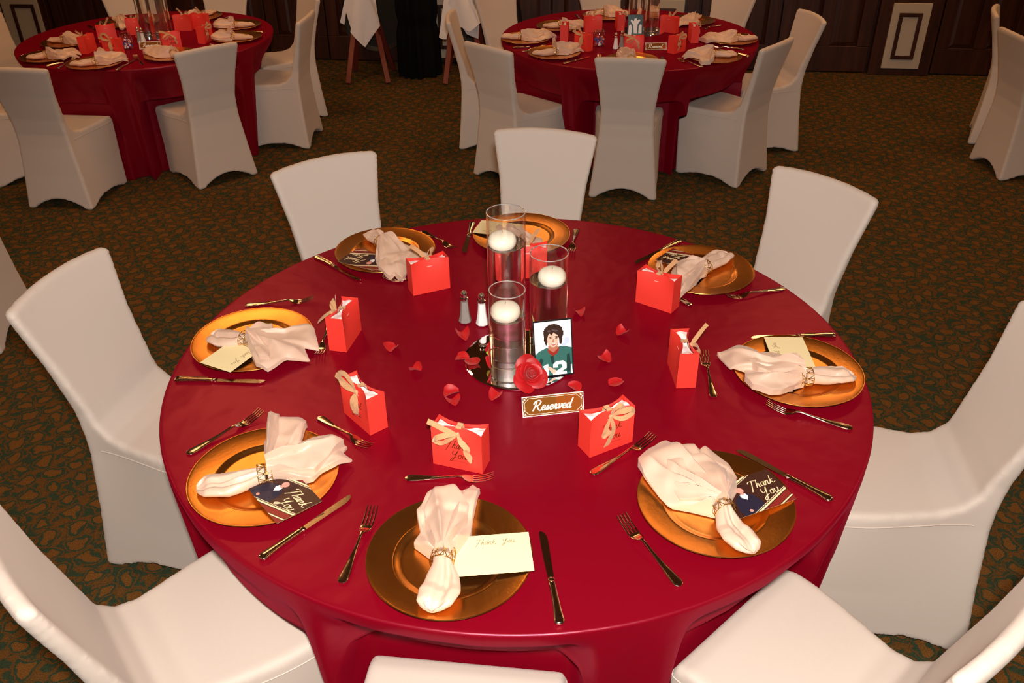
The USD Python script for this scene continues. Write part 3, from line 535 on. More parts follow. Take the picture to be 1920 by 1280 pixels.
for k, hx, hy, deg in [(8, -.487, -.258, -41.5), (1, -.251, -.486, -3), (2, .166, -.481, 38.3), (3, .498, -.197, 86.6), (4, .524, .264, 124), (6, -.222, .396, 163), (7, -.535, .200, -89.5)]:
    fork(hx, hy, TOP + .0005, deg, f'dessert fork laid above the gold plate {WH[k]}', .97)

# ------------------------------------------------------------------ thank-you cards (dark printed front, cream written back)
CW, CHH = .155, .105
def clip(g): return sg.box(-CW / 2, -CHH / 2, CW / 2, CHH / 2).intersection(g)
def band(off, w, flip=False):
    a, b = np.array([-.03, -.0525]), np.array([.0775, -.0085]); d = (b - a) / np.hypot(*(b - a)); n = np.array([d[1], -d[0]])
    p = [a - d * .2 + n * off, b + d * .2 + n * off, b + d * .2 + n * (off + w), a - d * .2 + n * (off + w)]
    if flip: p = [-q for q in p]
    return clip(sg.Polygon(p))
def card(x, y, z, deg, front, label, rx=0):
    t = thing('thank_you_card', (x, y, z), deg, label, 'card', rx=rx)
    s = 1 if front else -1
    obj('front_face', box(CW, CHH, .0003, (0, 0, .00015 * s)), 'card_brown', t, False)
    obj('back_face', box(CW, CHH, .0003, (0, 0, -.00015 * s)), 'card_cream', t, False)
    e = .0003
    if front:
        for fl in (False, True):
            for off, w, m in ((0, .0014, 'print_gold'), (.0032, .0042, 'print_gold'), (.0095, .0135, 'card_maroon'), (.0245, .0030, 'print_gold'), (.029, .05, 'card_maroon')):
                g = band(off, w, fl)
                if g.area > 1e-7: obj('gold_stripe' if m == 'print_gold' else 'maroon_stripe', poly(g, .00012, e), m, t, False)
        suit = [(-.052, -.0525), (-.056, -.035), (-.050, -.012), (-.040, .000), (-.028, .005), (-.012, .004), (.000, -.004), (.006, -.022), (.006, -.0525)]
        obj('suit', poly(clip(sg.Polygon(suit)), .0001, e), 'print_navy', t, False)
        obj('shirt', poly([(-.027, .007), (-.014, .007), (-.012, -.003), (-.020, -.013), (-.029, -.002)], .00015, e), 'print_white', t, False)
        obj('face', poly(sg.Point(-.0195, .017).buffer(.0085, 12).union(sg.box(-.0235, .004, -.0165, .012)), .0002, e), 'print_skin', t, False)
        obj('hand', poly(sg.Point(-.032, -.043).buffer(.004, 8), .0002, e), 'print_skin', t, False)
        a = script_text('Thank', .0115, .0017); a.apply_translation((.037, .010, e + .0003)); b = script_text('You', .0125, .0017); b.apply_translation((.040, -.018, e + .0003))
        obj('lettering', cat_([a, b]), 'print_gold', t, False)
    else:
        a = script_text('Thank', .0072, .0009); a.apply_translation((-.012, .026, e)); b = script_text('You', .0072, .0009); b.apply_translation((.034, .027, e))
        obj('lettering', cat_([a, b]), 'card_ink', t, False)
        rg = random.Random(3); L = []
        for r in range(6):
            yy = .009 - r * .0062; xx = -.055 + rg.uniform(0, .012)
            while xx < (.055 if r < 4 else .045):
                w = rg.uniform(.004, .011)
                if r < 4 or xx > .0: L.append([(xx, yy), (xx + w * .3, yy + .0012), (xx + w * .6, yy - .0008), (xx + w, yy + .0003)])
                xx += w + .0025
        obj('handwriting', strokes(L, .0006, n=4), 'card_ink_pale', t, False)
for k, x, y, deg, fr, z in [(8, -.508, -.552, -51, True, .0225), (2, .502, -.572, 23, True, .0225), (4, .547, .514, 139, True, .0225), (6, -.473, .549, 152, True, .0225),
                         (1, -.052, -.737, 5, False, .0225), (3, .733, -.026, 87, False, .0225), (5, -.050, .772, 164, False, .0225), (7, -.757, .006, -117, False, .0225)]:
    card(x, y, TOP + z, deg, fr, ('dark brown and gold thank you card under the napkin ' if fr else 'cream thank you card with faint handwriting ') + WH[k])

# ------------------------------------------------------------------ red favour boxes with ribbon bows
BW, BH, BD = .120, .106, .050
def pinch(x, z): return .017 * np.clip(1 - (x / (BW / 2)) ** 2, 0, 1) * np.clip(z / BH, 0, 1) ** 2.6
BOWS = {
'front_a': [('loop', [(0, 0, 0), (-.02, -.014, .004), (-.042, -.018, -.004), (-.051, -.014, -.016), (-.036, -.010, -.024), (-.015, -.008, -.010), (0, 0, 0)]), ('tail', [(0, 0, 0), (-.025, -.006, .012), (-.05, -.006, .022), (-.068, -.006, .027)]),
            ('tail', [(0, 0, 0), (.012, -.010, -.010), (.027, -.014, -.024), (.024, -.012, -.034), (.030, -.010, -.050), (.037, -.007, -.064)])],
'front_b': [('loop', [(0, 0, 0), (-.006, -.006, .028), (-.026, -.010, .044), (-.046, -.014, .036), (-.044, -.012, .012), (-.02, -.008, .004), (0, 0, 0)]), ('tail', [(0, 0, 0), (-.03, -.006, .008), (-.055, -.008, .014), (-.074, -.010, .018)]),
            ('tail', [(0, 0, 0), (.006, -.008, -.028), (.008, -.009, -.044), (-.002, -.007, -.068)]), ('tail', [(0, 0, 0), (-.003, -.012, -.022), (-.002, -.013, -.038), (.004, -.010, -.055)])],
'front_c': [('loop', [(0, 0, 0), (.02, -.012, .014), (.044, -.014, .014), (.052, -.012, .000), (.025, -.010, -.008), (0, 0, 0)]), ('loop', [(0, 0, 0), (.004, -.004, .018), (.018, -.008, .030), (.024, -.008, .018), (0, 0, 0)]),
            ('tail', [(0, 0, 0), (-.020, -.010, -.026), (-.024, -.010, -.040), (-.008, -.012, -.030)]), ('tail', [(0, 0, 0), (.002, -.010, -.03), (-.008, -.010, -.058), (-.017, -.007, -.082)])],
'side': [('loop', [(0, 0, 0), (-.010, -.010, .016), (-.022, -.020, .022), (-.026, -.024, .006), (-.012, -.012, -.004), (0, 0, 0)]), ('tail', [(0, 0, 0), (.008, -.016, .000), (.014, -.036, -.014), (.016, -.052, -.030)]), ('tail', [(0, 0, 0), (-.018, -.008, .018), (-.030, -.012, .034)])],
'wide_up': [('tail', [(0, 0, 0), (.004, -.012, .018), (.010, -.028, .040), (.014, -.040, .054)]), ('tail', [(0, 0, 0), (.004, -.008, -.02), (.010, -.010, -.04), (.014, -.012, -.060)]), ('loop', [(0, 0, 0), (-.014, -.010, .010), (-.028, -.014, .006), (-.022, -.012, -.008), (0, 0, 0)])],
'up_l': [('tail', [(0, 0, 0), (.012, -.008, .022), (.030, -.014, .040), (.042, -.014, .050)]), ('loop', [(0, 0, 0), (-.012, -.01, .020), (-.026, -.016, .028), (-.024, -.018, .006), (0, 0, 0)]), ('tail', [(0, 0, 0), (-.03, -.014, -.012), (-.046, -.016, -.034)])],
'up_r': [('tail', [(0, 0, 0), (-.012, -.010, .022), (-.026, -.016, .042), (-.034, -.018, .052)]), ('loop', [(0, 0, 0), (.010, -.012, .022), (.020, -.018, .034), (.026, -.020, .006), (0, 0, 0)]), ('tail', [(0, 0, 0), (.02, -.016, -.02), (.03, -.018, -.05)])],
}
def ribbon(path, hw=.0068, n=40):
    P = spline(path, n); T = np.gradient(P, axis=0); T /= np.maximum(np.linalg.norm(T, axis=1, keepdims=True), 1e-9)
    ref = np.array([.25, -1, .35]) if np.abs(np.diff(np.array(path), axis=0)).sum(0)[1] < .034 else np.array([.1, -.45, .9]); W = np.cross(T, ref); W /= np.maximum(np.linalg.norm(W, axis=1, keepdims=True), 1e-9)
    s = np.linspace(0, 1, n); loop = np.allclose(path[0], path[-1]); g = np.minimum(1, .30 + 3.0 * np.minimum(s, 1 - s)) if loop else np.minimum(1, .30 + 3.0 * s)
    W = W + .35 * np.array([0, 0, 1]) * np.sin(3 * s)[:, None]; W /= np.linalg.norm(W, axis=1, keepdims=True)
    return strip(P, W * (hw * g)[:, None], .0007)
def favour_box(bow, text=True):
    t = thing('favour_box'); xs = np.linspace(-BW / 2, BW / 2, 21); zs = np.linspace(0, BH, 13); X, Z = np.meshgrid(xs, zs, indexing='ij'); th = .0011
    for nm, s in (('front_panel', -1), ('back_panel', 1)):
        Y = s * (BD / 2 - pinch(X, Z)); o = np.stack([X, Y, Z], -1); i = np.stack([X, Y - s * th, Z], -1)
        idx = [(a, 0) for a in range(21)] + [(20, b) for b in range(1, 13)] + [(a, 12) for a in range(19, -1, -1)] + [(0, b) for b in range(11, 0, -1)]
        m = cat_([grid(o), grid(i), grid(np.array([[o[p], i[p]] for p in idx]), closeu=True)]); trimesh.repair.fix_normals(m); obj(nm, m, 'red_card', t, 30)
    for sx in (-1, 1): obj('side_panel', box(th, BD - .002, BH - .001, (sx * (BW / 2 - th / 2), 0, BH / 2)), 'red_card', t, False)
    obj('base', box(BW - .004, BD - .004, .001, (0, 0, .0006)), 'red_card', t, False)
    # crumpled white lining
    U = np.linspace(-.056, .056, 25); V = np.linspace(-1, 1, 9); G = np.zeros((25, 9, 3))
    for a, x in enumerate(U):
        hw = BD / 2 - pinch(x, .1) - .002; G[a, :, 0] = x; G[a, :, 1] = V * hw
    G[..., 2] = .088 + .010 * meshkit.noise(G * [60, 60, 1], 4) + .004 * np.abs(G[..., 0]) / .05
    B = G.copy(); B[..., 2] = .05; m = cat_([grid(G), grid(B)]); obj('lining', m, 'tissue', t, 40)
    for s in (-1, 1):
        y = s * (BD / 2 - pinch(0, .085) + .0003); obj('slot', box(.017, .0004, .0022, (0, y, .084)), 'box_edge', t, False)
    pf = BD / 2 - .0165
    band_ = [(0, -(pf + .0035), .085), (0, -(pf + .0012), .097), (0, -(pf - .001), BH + .0012), (0, 0, BH - .001), (0, pf - .001, BH + .0012), (0, pf + .0012, .097), (0, pf + .0035, .085)]
    P = spline(band_, 40); rb = obj('ribbon_band', strip(P, np.tile([.0068, 0, 0], (40, 1)), .0007), 'ribbon_gold', t, 50)
    kn = np.array([0, -(pf + .008), .091])
    k = trimesh.creation.icosphere(2, 1.0); k.vertices *= [.0062, .0042, .0070]; k.vertices += .0006 * np.sin(k.vertices[:, :1] * 900); k.apply_translation(kn); obj('knot', k, 'ribbon_gold', rb, True)
    for nm, pth in BOWS[bow]: obj('bow_' + nm, ribbon(np.array(pth) + kn), 'ribbon_gold', rb, 60)
    if text:
        a = script_text('Thank', .0095, .0014); a.apply_translation((0, .056, .0004)); b = script_text('You', .0105, .0014); b.apply_translation((.004, .031, .0004))
        u = strokes([[(-.02, .020), (0, .0225), (.028, .021)]], .001); m = cat_([a, b, u]); v = m.vertices.copy()
        m.vertices = np.stack([v[:, 0], -(BD / 2 - pinch(v[:, 0], v[:, 1])) - v[:, 2], v[:, 1]], -1); m.invert(); obj('lettering', m, 'foil_dark', t, False)
    return t
BOXES = {}
def fbox(bow, x, y, deg, label, z=TOP, scale=1, group=None):
    if bow not in BOXES:
        t = BOXES[bow] = favour_box(bow); tag(t, label, 'gift box', group); t.GetAttribute('xformOp:translate').Set(Gf.Vec3d(x, y, z)); t.GetAttribute('xformOp:rotateZ').Set(float(deg)); return
    dup(BOXES[bow], (x, y, z), deg, label, group, scale)
for k, bow, x, y, deg, w in [(1, 'front_a', -.127, -.430, -18.7, 'bow spread over its left front'), (2, 'front_c', .208, -.371, 28.3, 'beside the Reserved sign'), (3, 'wide_up', .434, -.091, 92, 'narrow side to viewer'),
                             (4, 'up_r', .4255, .279, 143, 'plain back to viewer'), (5, 'up_r', .045, .475, 178, 'seen between the tall vases'), (6, 'up_l', -.262, .394, 203.5, 'plain back to viewer'),
                             (7, 'side', -.4745, .100, 258, 'turned edge-on'), (8, 'front_b', -.369, -.268, -50, 'ribbon loop standing up')]:
    fbox(bow, x, y, deg, f'red favour box {WH[k]}, {w}')

# ------------------------------------------------------------------ centrepiece: mirror, vases, floating candles, photo, sign
MZ = .7415
t = thing('mirror_tray', (.009, -.008, MZ), 0, 'round mirror tray under the glass vases', 'mirror')
obj('mirror_face', lathe([(0, .0048), (.1415, .0048), (.1415, .0042)], 96), 'mirror', t, 30)
obj('bevel', lathe([(.1415, .0046), (.1475, .0030), (.148, .001), (.146, 0), (0, 0)], 96), 'mirror', t, 20)
VZ = MZ + .0052
def vase(x, y, r, h, water, label, z=VZ, sc=1, wat=True):
    t = thing('cylinder_vase', (x, y, z), 0, label, 'vase', scale=sc if sc != 1 else None); w = .0026
    lip = [(r, h - .0012), (r - w / 2, h), (r - w, h - .0012)]
    if wat:       # the wall above the water line is a thin shell; below it glass and water are one clear body
        obj('glass', lathe([(r, water)] + lip + [(r - w, water)], 64), 'clear_glass', t, 40)
        obj('water', lathe([(0, .0004), (r - .002, .0004), (r, .0024), (r, water - .0001), (r - w, water - .0001), (r - w - .0035, water - .0012), (0, water - .0012)], 64), 'water', t, 40)
    else: obj('glass', lathe([(0, .0004), (r - .002, .0004), (r, .0024)] + lip + [(r - w, .010), (0, .010)], 64), 'clear_glass', t, 40)
    obj('rim', tube(np.array([[(r - w / 2) * math.cos(q), (r - w / 2) * math.sin(q), h] for q in np.linspace(0, 2 * PI, 64, endpoint=False)]), .0015, 6, True), 'glass_rim', t, True)
    return t
def candle(x, y, z, r, label, sc=1):
    t = thing('floating_candle', (x, y, z), 0, label, 'candle', scale=sc if sc != 1 else None)
    obj('wax', lathe([(0, -.024), (.5 * r, -.0225), (.80 * r, -.015), (.96 * r, -.006), (r, .002), (.97 * r, .010), (.85 * r, .0175), (.62 * r, .0225), (.30 * r, .0245), (0, .0245)], 48), 'candle_wax', t, 60)
    obj('wick', tube(np.array([[0, 0, .023], [.0005, 0, .027], [.001, 0, .030]]), .0007, 5), 'wick', t, True)
vase(-.020, .045, .050, .402, .315, 'tallest clear glass cylinder vase of water at the back of the mirror'); candle(-.030, .036, VZ + .325, .0365, 'cream floating candle in the tallest glass vase')
vase(.089, .022, .050, .298, .222, 'middle-height clear glass cylinder vase behind the photo'); candle(.097, .012, VZ + .233, .0365, 'cream floating candle in the middle-height vase')
vase(-.019, -.081, .046, .250, .176, 'shortest clear glass cylinder vase at the front of the mirror'); candle(-.024, -.084, VZ + .187, .0385, 'cream floating candle in the shortest vase')
def leaf(P, w, name, label, loc):
    t = thing(name, loc, 0, label, 'leaf'); P = spline(P, 24); T = np.gradient(P, axis=0); T /= np.linalg.norm(T, axis=1, keepdims=True)
    W = np.cross(T, [0, 0, 1.0]) + [0, 0, .5]; W /= np.linalg.norm(W, axis=1, keepdims=True); obj('blade', strip(P, W * (w * np.sin(np.linspace(.15, PI - .1, 24)))[:, None], .0008), 'stem_green', t, 60)
leaf([(-.036, .012, .0), (-.028, -.026, .006), (.004, -.038, .004), (.034, -.014, .012), (.030, .016, .018)], .007, 'leaf', 'yellow-green leaf curled in the bottom of the shortest vase', (-.019, -.081, VZ + .030))
leaf([(-.034, .000, .0), (-.024, -.022, .03), (-.030, -.012, .07), (-.034, .0, .10)], .005, 'leaf', 'green leaf standing in the water of the middle vase', (.089, .022, VZ + .022))

def glass_shaker(x, y, fill, label, z=TOP, sc=1, cat='shaker'):
    nm = 'salt_shaker' if fill == 'salt' else 'pepper_shaker'
    t = thing(nm, (x, y, z), 11, label, cat, scale=sc if sc != 1 else None); n = 48; a = np.linspace(0, 2 * PI, n, endpoint=False)
    def flute(prof, amp):
        P = np.zeros((n, len(prof), 3))
        for j, (r, zz) in enumerate(prof):
            rr = r * (1 - amp * (r / .021) * np.abs(np.sin(4 * a)) ** 2); P[:, j] = np.stack([rr * np.cos(a), rr * np.sin(a), np.full(n, zz)], -1)
        return grid(P, closeu=True)
    obj('glass_body', flute([(0, 0), (.0195, 0), (.0215, .003), (.0205, .008), (.0165, .022), (.0135, .045), (.0112, .074), (.0105, .077), (0, .077)], .10), 'clear_glass', t, 40)
    obj('fill', flute([(0, .004), (.0180, .004), (.0188, .007), (.0150, .022), (.0121, .045), (.0102, .070), (0, .070)], .10), fill, t, 40)
    obj('cap', lathe([(0, .076), (.0122, .076), (.0128, .078), (.0122, .081), (.0085, .083), (.0088, .086), (.0100, .090), (.0098, .096), (.0070, .101), (.0035, .1035), (0, .104)], 32), 'chrome', t, 50)
glass_shaker(-.143, .190, 'pepper', 'glass pepper shaker with chrome top, left of the vases'); glass_shaker(-.093, .175, 'salt', 'white-filled glass salt shaker with chrome top, next to the tallest vase')

# framed portrait on its foot
def upright(name, x, y, z, deg, lean, label, cat, scale=None):
    t = thing(name, (x, y, z), deg, label, cat, scale=scale); A = trimesh.transformations.rotation_matrix(PI / 2 - math.radians(lean), [1, 0, 0])
    def add(nm, m, mt, smooth=False):
        m = m.copy(); m.apply_transform(A); return obj(nm, m, mt, t, smooth)
    return t, add
t, add = upright('photo_frame', .1025, -.098, MZ + .0055, 10.5, 16, 'small black-edged portrait photo of a dark-haired man in a green number 12 jersey', 'picture frame')
W_, H_ = .103, .152
add('frame', cat_([poly(sg.box(-W_ / 2, 0, W_ / 2, H_).difference(sg.box(-W_ / 2 + .003, .003, W_ / 2 - .003, H_ - .003)), .005, -.0035), box(W_ - .002, H_ - .002, .003, (0, H_ / 2, -.002))]), 'frame_black', 30)
pg = lambda pts: sg.Polygon([((x - .5) * .097, .003 + y * .146) for x, y in pts]).buffer(0)
fr = sg.box(-.0485, .003, .0485, .149)
el = lambda x, y, a, b: sg.Polygon([((x - .5) * .097 + a * .097 * math.cos(q), .003 + (y) * .146 + b * .146 * math.sin(q)) for q in np.linspace(0, 2 * PI, 28)])
def pr_(nm, g, m, k):
    g = fr.intersection(g)
    for q in getattr(g, 'geoms', [g]):
        if q.area > 1e-8: add(nm, poly(q, .00012, -.0005 + .00012 * k), m)
pr_('sky', fr, 'print_sky', 0)
pr_('sky_patch', el(.88, .62, .07, .06).union(el(.80, .55, .06, .03)), 'print_blue', 1)
pr_('jersey', pg([(0, 0), (0, .40), (.10, .46), (.32, .52), (.5, .45), (.68, .53), (.86, .51), (1, .48), (1, 0)]), 'print_green', 1)
pr_('jersey_shade', pg([(.83, .02), (.86, .36), (.94, .38), (.97, .05)]).union(pg([(.06, .24), (.14, .34), (.22, .30), (.16, .2)])).union(pg([(.40, .36), (.44, .20), (.50, .22), (.50, .36)])), 'print_green_dark', 2)
pr_('collar', pg([(.33, .50), (.36, .42), (.48, .355), (.60, .40), (.68, .51), (.64, .50), (.5, .42), (.37, .48)]), 'print_collar', 3)
pr_('neck', pg([(.36, .55), (.37, .46), (.48, .40), (.60, .45), (.65, .53)]), 'print_shade', 2)
rg = random.Random(5); hair = el(.51, .80, .20, .13)
for q in np.linspace(-.5, PI + .5, 16): hair = hair.union(el(.515 + .215 * math.cos(q), .755 + .135 * math.sin(q) + .02, .05 + .02 * rg.random(), .03 + .012 * rg.random()))
hair = hair.union(pg([(.28, .80), (.25, .66), (.31, .55), (.35, .62), (.36, .80)])).union(pg([(.70, .80), (.76, .66), (.72, .56), (.67, .58), (.66, .8)]))
pr_('hair', hair, 'print_hair', 3)
pr_('face', el(.50, .655, .155, .150).union(pg([(.345, .68), (.36, .58), (.44, .50), (.53, .49), (.62, .55), (.655, .68)])), 'print_face', 4)
pr_('fringe', pg([(.33, .72), (.36, .80), (.44, .76), (.47, .735), (.52, .79), (.58, .755), (.63, .74), (.68, .69), (.69, .84), (.5, .90), (.32, .84)]), 'print_hair', 5)
for x in (.40, .52, .60): pr_('hair_highlight', el(x, .83 + .02 * math.sin(x * 30), .045, .018), 'print_hair_shine', 6)
for x in (.435, .595): pr_('eye', el(x, .685, .033, .010), 'print_hair', 5); pr_('eyebrow', el(x, .708, .045, .008), 'print_hair', 5)
pr_('nose', pg([(.51, .68), (.535, .625), (.50, .612), (.475, .622)]), 'print_shade', 5)
pr_('mouth', pg([(.43, .60), (.50, .59), (.60, .602), (.57, .56), (.50, .545), (.46, .565)]), 'print_lip', 5); pr_('teeth', pg([(.445, .596), (.50, .587), (.585, .597), (.55, .574), (.47, .574)]), 'print_white', 6)
pr_('chin_shade', pg([(.36, .585), (.44, .50), (.53, .485), (.63, .555), (.65, .62), (.60, .55), (.52, .515), (.45, .525)]), 'print_shade', 5)
two = [(.47, .135), (.47, .20), (.56, .255), (.76, .255), (.84, .20), (.84, .11), (.70, .05), (.84, .05), (.84, -.02), (.46, -.02), (.46, .04), (.72, .13), (.72, .18), (.66, .195), (.60, .185), (.60, .135)]
pr_('number', pg(two).union(pg([(.18, .18), (.30, .215), (.34, .215), (.34, .0), (.22, .0), (.22, .15)])), 'print_white', 4)
pr_('hand', pg([(.30, .16), (.36, .17), (.55, .085), (.52, .02), (.44, .03)]), 'print_face', 5)
pr_('sleeve_stripe', pg([(.95, .0), (.955, .17), (.985, .17), (1, 0)]), 'print_white', 4)
add('stand', cat_([box(.098, .012, .014, (0, .004, -.010))]), 'frame_black')

def reserved_sign(x, y, z, deg, label, lean=20, scale=None, simple=False):
    t, add = upright('reserved_sign', x, y, z, deg, lean, label, 'sign', scale); w, h = .154, .052
    add('plate', box(w, h, .003, (0, h / 2, -.0015)), 'gold_mirror'); add('foot', box(w * .9, .004, .022, (0, .002, -.013)), 'gold_mirror')
    B = sg.box(-w / 2, 0, w / 2, h); fr2 = B.difference(B.buffer(-.0022)); c = .011
    ins = sg.Polygon([(-w / 2 + .006 + c, .005), (w / 2 - .006 - c, .005), (w / 2 - .006, .005 + c), (w / 2 - .006, h - .005 - c), (w / 2 - .006 - c, h - .005), (-w / 2 + .006 + c, h - .005), (-w / 2 + .006, h - .005 - c), (-w / 2 + .006, .005 + c)])
    fr2 = fr2.union(ins.difference(ins.buffer(-.0009)))
    add('border', poly(fr2, .0004, 0), 'sign_white')
    S = []
    for sx in (-1, 1):
        for sy in (-1, 1):
            q = lambda a, b: (sx * (w / 2 - a), h / 2 + sy * (h / 2 - b))
            S += [[q(.003, .013), q(.0045, .009), q(.008, .0085), q(.0085, .005), q(.013, .0032)], [q(.004, .004), q(.0065, .0065), q(.005, .0085)], [q(.0045, .018), q(.006, .015), q(.0042, .0135)]]
    m = strokes(S, .0011, .0004, 8); m.apply_translation((0, 0, .0003)); add('scrollwork', m, 'sign_white')
    m = cat_([script_text('Reserved', .0125, .0027, .3, .0004)]); m.apply_translation((0, .014, .0004)); add('lettering', m, 'sign_white')
    return t
SIGN = reserved_sign(.092, -.2555, TOP, 8.6, 'gold mirror sign reading Reserved in white script on the near table')

# ------------------------------------------------------------------ roses and loose petals
def petal_patch(w, l, cup, curl, seed, n=13, m=13, ruffle=.08):
    u = np.linspace(-1, 1, n)[:, None]; v = np.linspace(0, 1, m)[None]; rg = random.Random(seed)
    wid = w * (np.sin(np.clip(v * 1.75 + .22, 0, PI - .25)) ** .8) * np.ones_like(u); x = u * wid; y = l * v * (1 - .12 * u ** 2)
    z = cup * (u ** 2) * wid / w + curl * v ** 2 * (.6 + .4 * u ** 2) + ruffle * w * np.sin(4 * u + rg.uniform(0, 6)) * v ** 2 + ruffle * .6 * w * np.sin(6.5 * v + 2.5 * u + rg.uniform(0, 6))
    P = np.stack([x, y * np.ones_like(u), z], -1); Q = P + [0, 0, .0007]
    idx = [(i, 0) for i in range(n)] + [(n - 1, j) for j in range(1, m)] + [(i, m - 1) for i in range(n - 2, -1, -1)] + [(0, j) for j in range(m - 2, 0, -1)]
    b = grid(P); b.invert(); return cat_([grid(Q), b, grid(np.array([[Q[i], P[i]] for i in idx]), closeu=True)])
def rose(name, loc, rz, tilt, R, label, seed):
    t = thing(name, loc, rz, label, 'flower', rx=tilt); rg = random.Random(seed); phi = 0
    for i in range(18):
        f = i / 17.0; r = R * (.07 + .66 * f ** 1.25); hgt = R * (1.00 - .30 * f + .10 * math.sin(i * 2.3)); span = (1.6 - .70 * f); phi += 2.3 + .25 * math.sin(i * 1.7); n, m = 15, 13
        u = np.linspace(-1, 1, n)[:, None]; v = np.linspace(0, 1, m)[None]
        a = phi + u * span * (.55 + .45 * np.sin(v * PI * .6 + .3)); edge = 1 - .20 * np.abs(u) ** 1.6 * (.4 + f)
        rad = r * (.25 + .75 * np.sin(np.clip(v * 1.5, 0, PI / 2)) ** .8) + R * (.03 + .55 * f ** 1.6) * v ** 4 * (1 - .5 * u ** 2) + R * .02 * np.sin(5 * u + i) * v
        z = hgt * v * edge + R * .05 * f * np.sin(3 * u + 2 * i) * v ** 2 - R * (.24 * f ** 1.5) * v ** 5
        P = np.stack([rad * np.cos(a), rad * np.sin(a), z * np.ones_like(a)], -1)
        rad2 = rad - .0007; Q = np.stack([rad2 * np.cos(a), rad2 * np.sin(a), z * np.ones_like(a)], -1)
        idx = [(p, 0) for p in range(n)] + [(n - 1, q) for q in range(1, m)] + [(p, m - 1) for p in range(n - 2, -1, -1)] + [(0, q) for q in range(m - 2, 0, -1)]
        b = grid(Q); b.invert(); obj('petal', cat_([grid(P), b, grid(np.array([[P[x], Q[x]] for x in idx]), closeu=True)]), 'rose_petal', t, 60)
    obj('bud', lathe([(0, 0), (.16 * R, .05 * R), (.20 * R, .35 * R), (.15 * R, .70 * R), (.06 * R, .82 * R), (0, .83 * R)], 20), 'rose_petal', t, True)
    obj('sepal', lathe([(0, -.008), (.006, -.006), (.010, .0), (.012, .005), (0, .004)], 16), 'stem_green', t, True)
rose('red_rose', (.034, -.128, MZ + .031), 22, 46, .043, 'open red rose lying at the front of the mirror, below the photo', 2)
rose('red_rose', (-.070, -.030, MZ + .040), 60, 82, .036, 'red rose lying on its side at the left of the shortest vase', 5)
PET = [(-.144, .105, 20, 'by the left edge of the mirror, behind it'), (-.339, .05, 150, 'farthest left, alone on the cloth'), (-.265, -.058, 60, 'left of centre, nearer the viewer than the lone left one'), (-.142, -.014, 80, 'half on the left rim of the mirror'),
       (-.118, -.028, 200, 'on the mirror, just right of the one on its left rim'), (-.053, -.180, 330, 'in front of the mirror, left of the rose'), (-.158, -.200, 20, 'the lower of the overlapping pair left of the mirror'), (-.163, -.163, 100, 'the upper of the overlapping pair left of the mirror'),
       (.191, .226, 10, 'behind the photo to its right'), (.303, .116, 300, 'farthest right, alone on the cloth'), (.241, -.018, 45, 'right of the photo, small and square'), (.263, -.128, 120, 'between the photo and the red boxes, curled'), (.150, -.150, 250, 'touching the front right rim of the mirror')]
for i, (x, y, a, w) in enumerate(PET):
    m = petal_patch(.0195 + .002 * math.sin(i * 2.1), .036 + .005 * math.cos(i * 1.7), .013 + .005 * math.sin(i), .010 * math.cos(i * 1.3), i)
    m.apply_translation((0, -.018, 0)); m = move(m, rz=math.radians(a)); onm = math.hypot(x - .009, y + .008) < .155
    m.apply_translation((x, y, (MZ + .005 if onm else TOP) + .0006 - m.bounds[0][2])); obj('rose_petal', m, 'rose_petal', '/World', 60, label='loose red rose petal ' + w, cat='petal')

# ------------------------------------------------------------------ the two rear tables, laid alike (slightly smaller settings)
BS = .94; BZ = .7006
def setting(c, n, x, y, tail, label, cut=True, who=''):
    a = math.degrees(math.atan2(y - c[1], x - c[0]))
    charger(x, y, BZ, 'gold charger plate ' + label, BS)
    src = NAPKINS[n]; d = NAP[n]; pc = PL[n]; o, tip = np.array(d['ring']) - pc, np.array(d['tip']) - pc; own = math.degrees(math.atan2(*(tip - o)[::-1]))
    rot = tail - own; dup(src, (x, y, BZ), rot, 'blush napkin on the plate ' + label, None, BS)
    q = math.radians(rot); ro = BS * np.array([o[0] * math.cos(q) - o[1] * math.sin(q), o[0] * math.sin(q) + o[1] * math.cos(q)])
    ring_at(x + ro[0], y + ro[1], BZ + BS * (plate_z(np.hypot(*o)) + .0005), tail + 180, 'gold napkin ring on the plate ' + label, BS)
    r = np.array([math.cos(math.radians(a)), math.sin(math.radians(a))]); s = np.array([-r[1], r[0]])
    if cut:
        p = np.array([x, y]) + r * .085 - s * .185; fork(p[0], p[1], BZ, a + 180, 'dinner fork by the plate ' + label, BS)
        p = np.array([x, y]) + r * .105 + s * .18; knife(p[0], p[1], BZ, a + 180, 'table knife by the plate ' + label, BS)
RT, LT = 'of right rear table', 'of left rear table'
S2 = [(2, .100, 3.665, 185, 'at the left edge'), (8, .262, 3.30, 190, 'at the front left'), (7, .335, 3.99, 175, 'at the back left'), (3, .66, 4.28, 200, 'at the back'), (6, 1.22, 4.10, 60, 'at the back right'),
      (2, 1.375, 3.58, -10, 'at the right edge'), (8, 1.185, 3.175, -5, 'at the front right'), (1, .70, 3.12, -90, 'at the front')]
for n, x, y, tl, w in S2: setting(T2, n, x, y, tl, w + ' ' + RT)
S3 = [(7, -2.768, 3.37, 190, 'at the left edge'), (8, -2.418, 3.20, 195, 'at the front left'), (6, -2.80, 3.72, 175, 'at the back left'), (1, -2.66, 4.24, 120, 'at the back'), (2, -2.03, 3.37, -45, 'at the front right'),
      (3, -1.745, 3.79, -5, 'at the right edge, nearer'), (3, -1.83, 4.13, 5, 'at the right edge, farther'), (4, -2.17, 4.42, 60, 'at the back right')]
for n, x, y, tl, w in S3: setting(T3, n, x, y, tl, w + ' ' + LT)
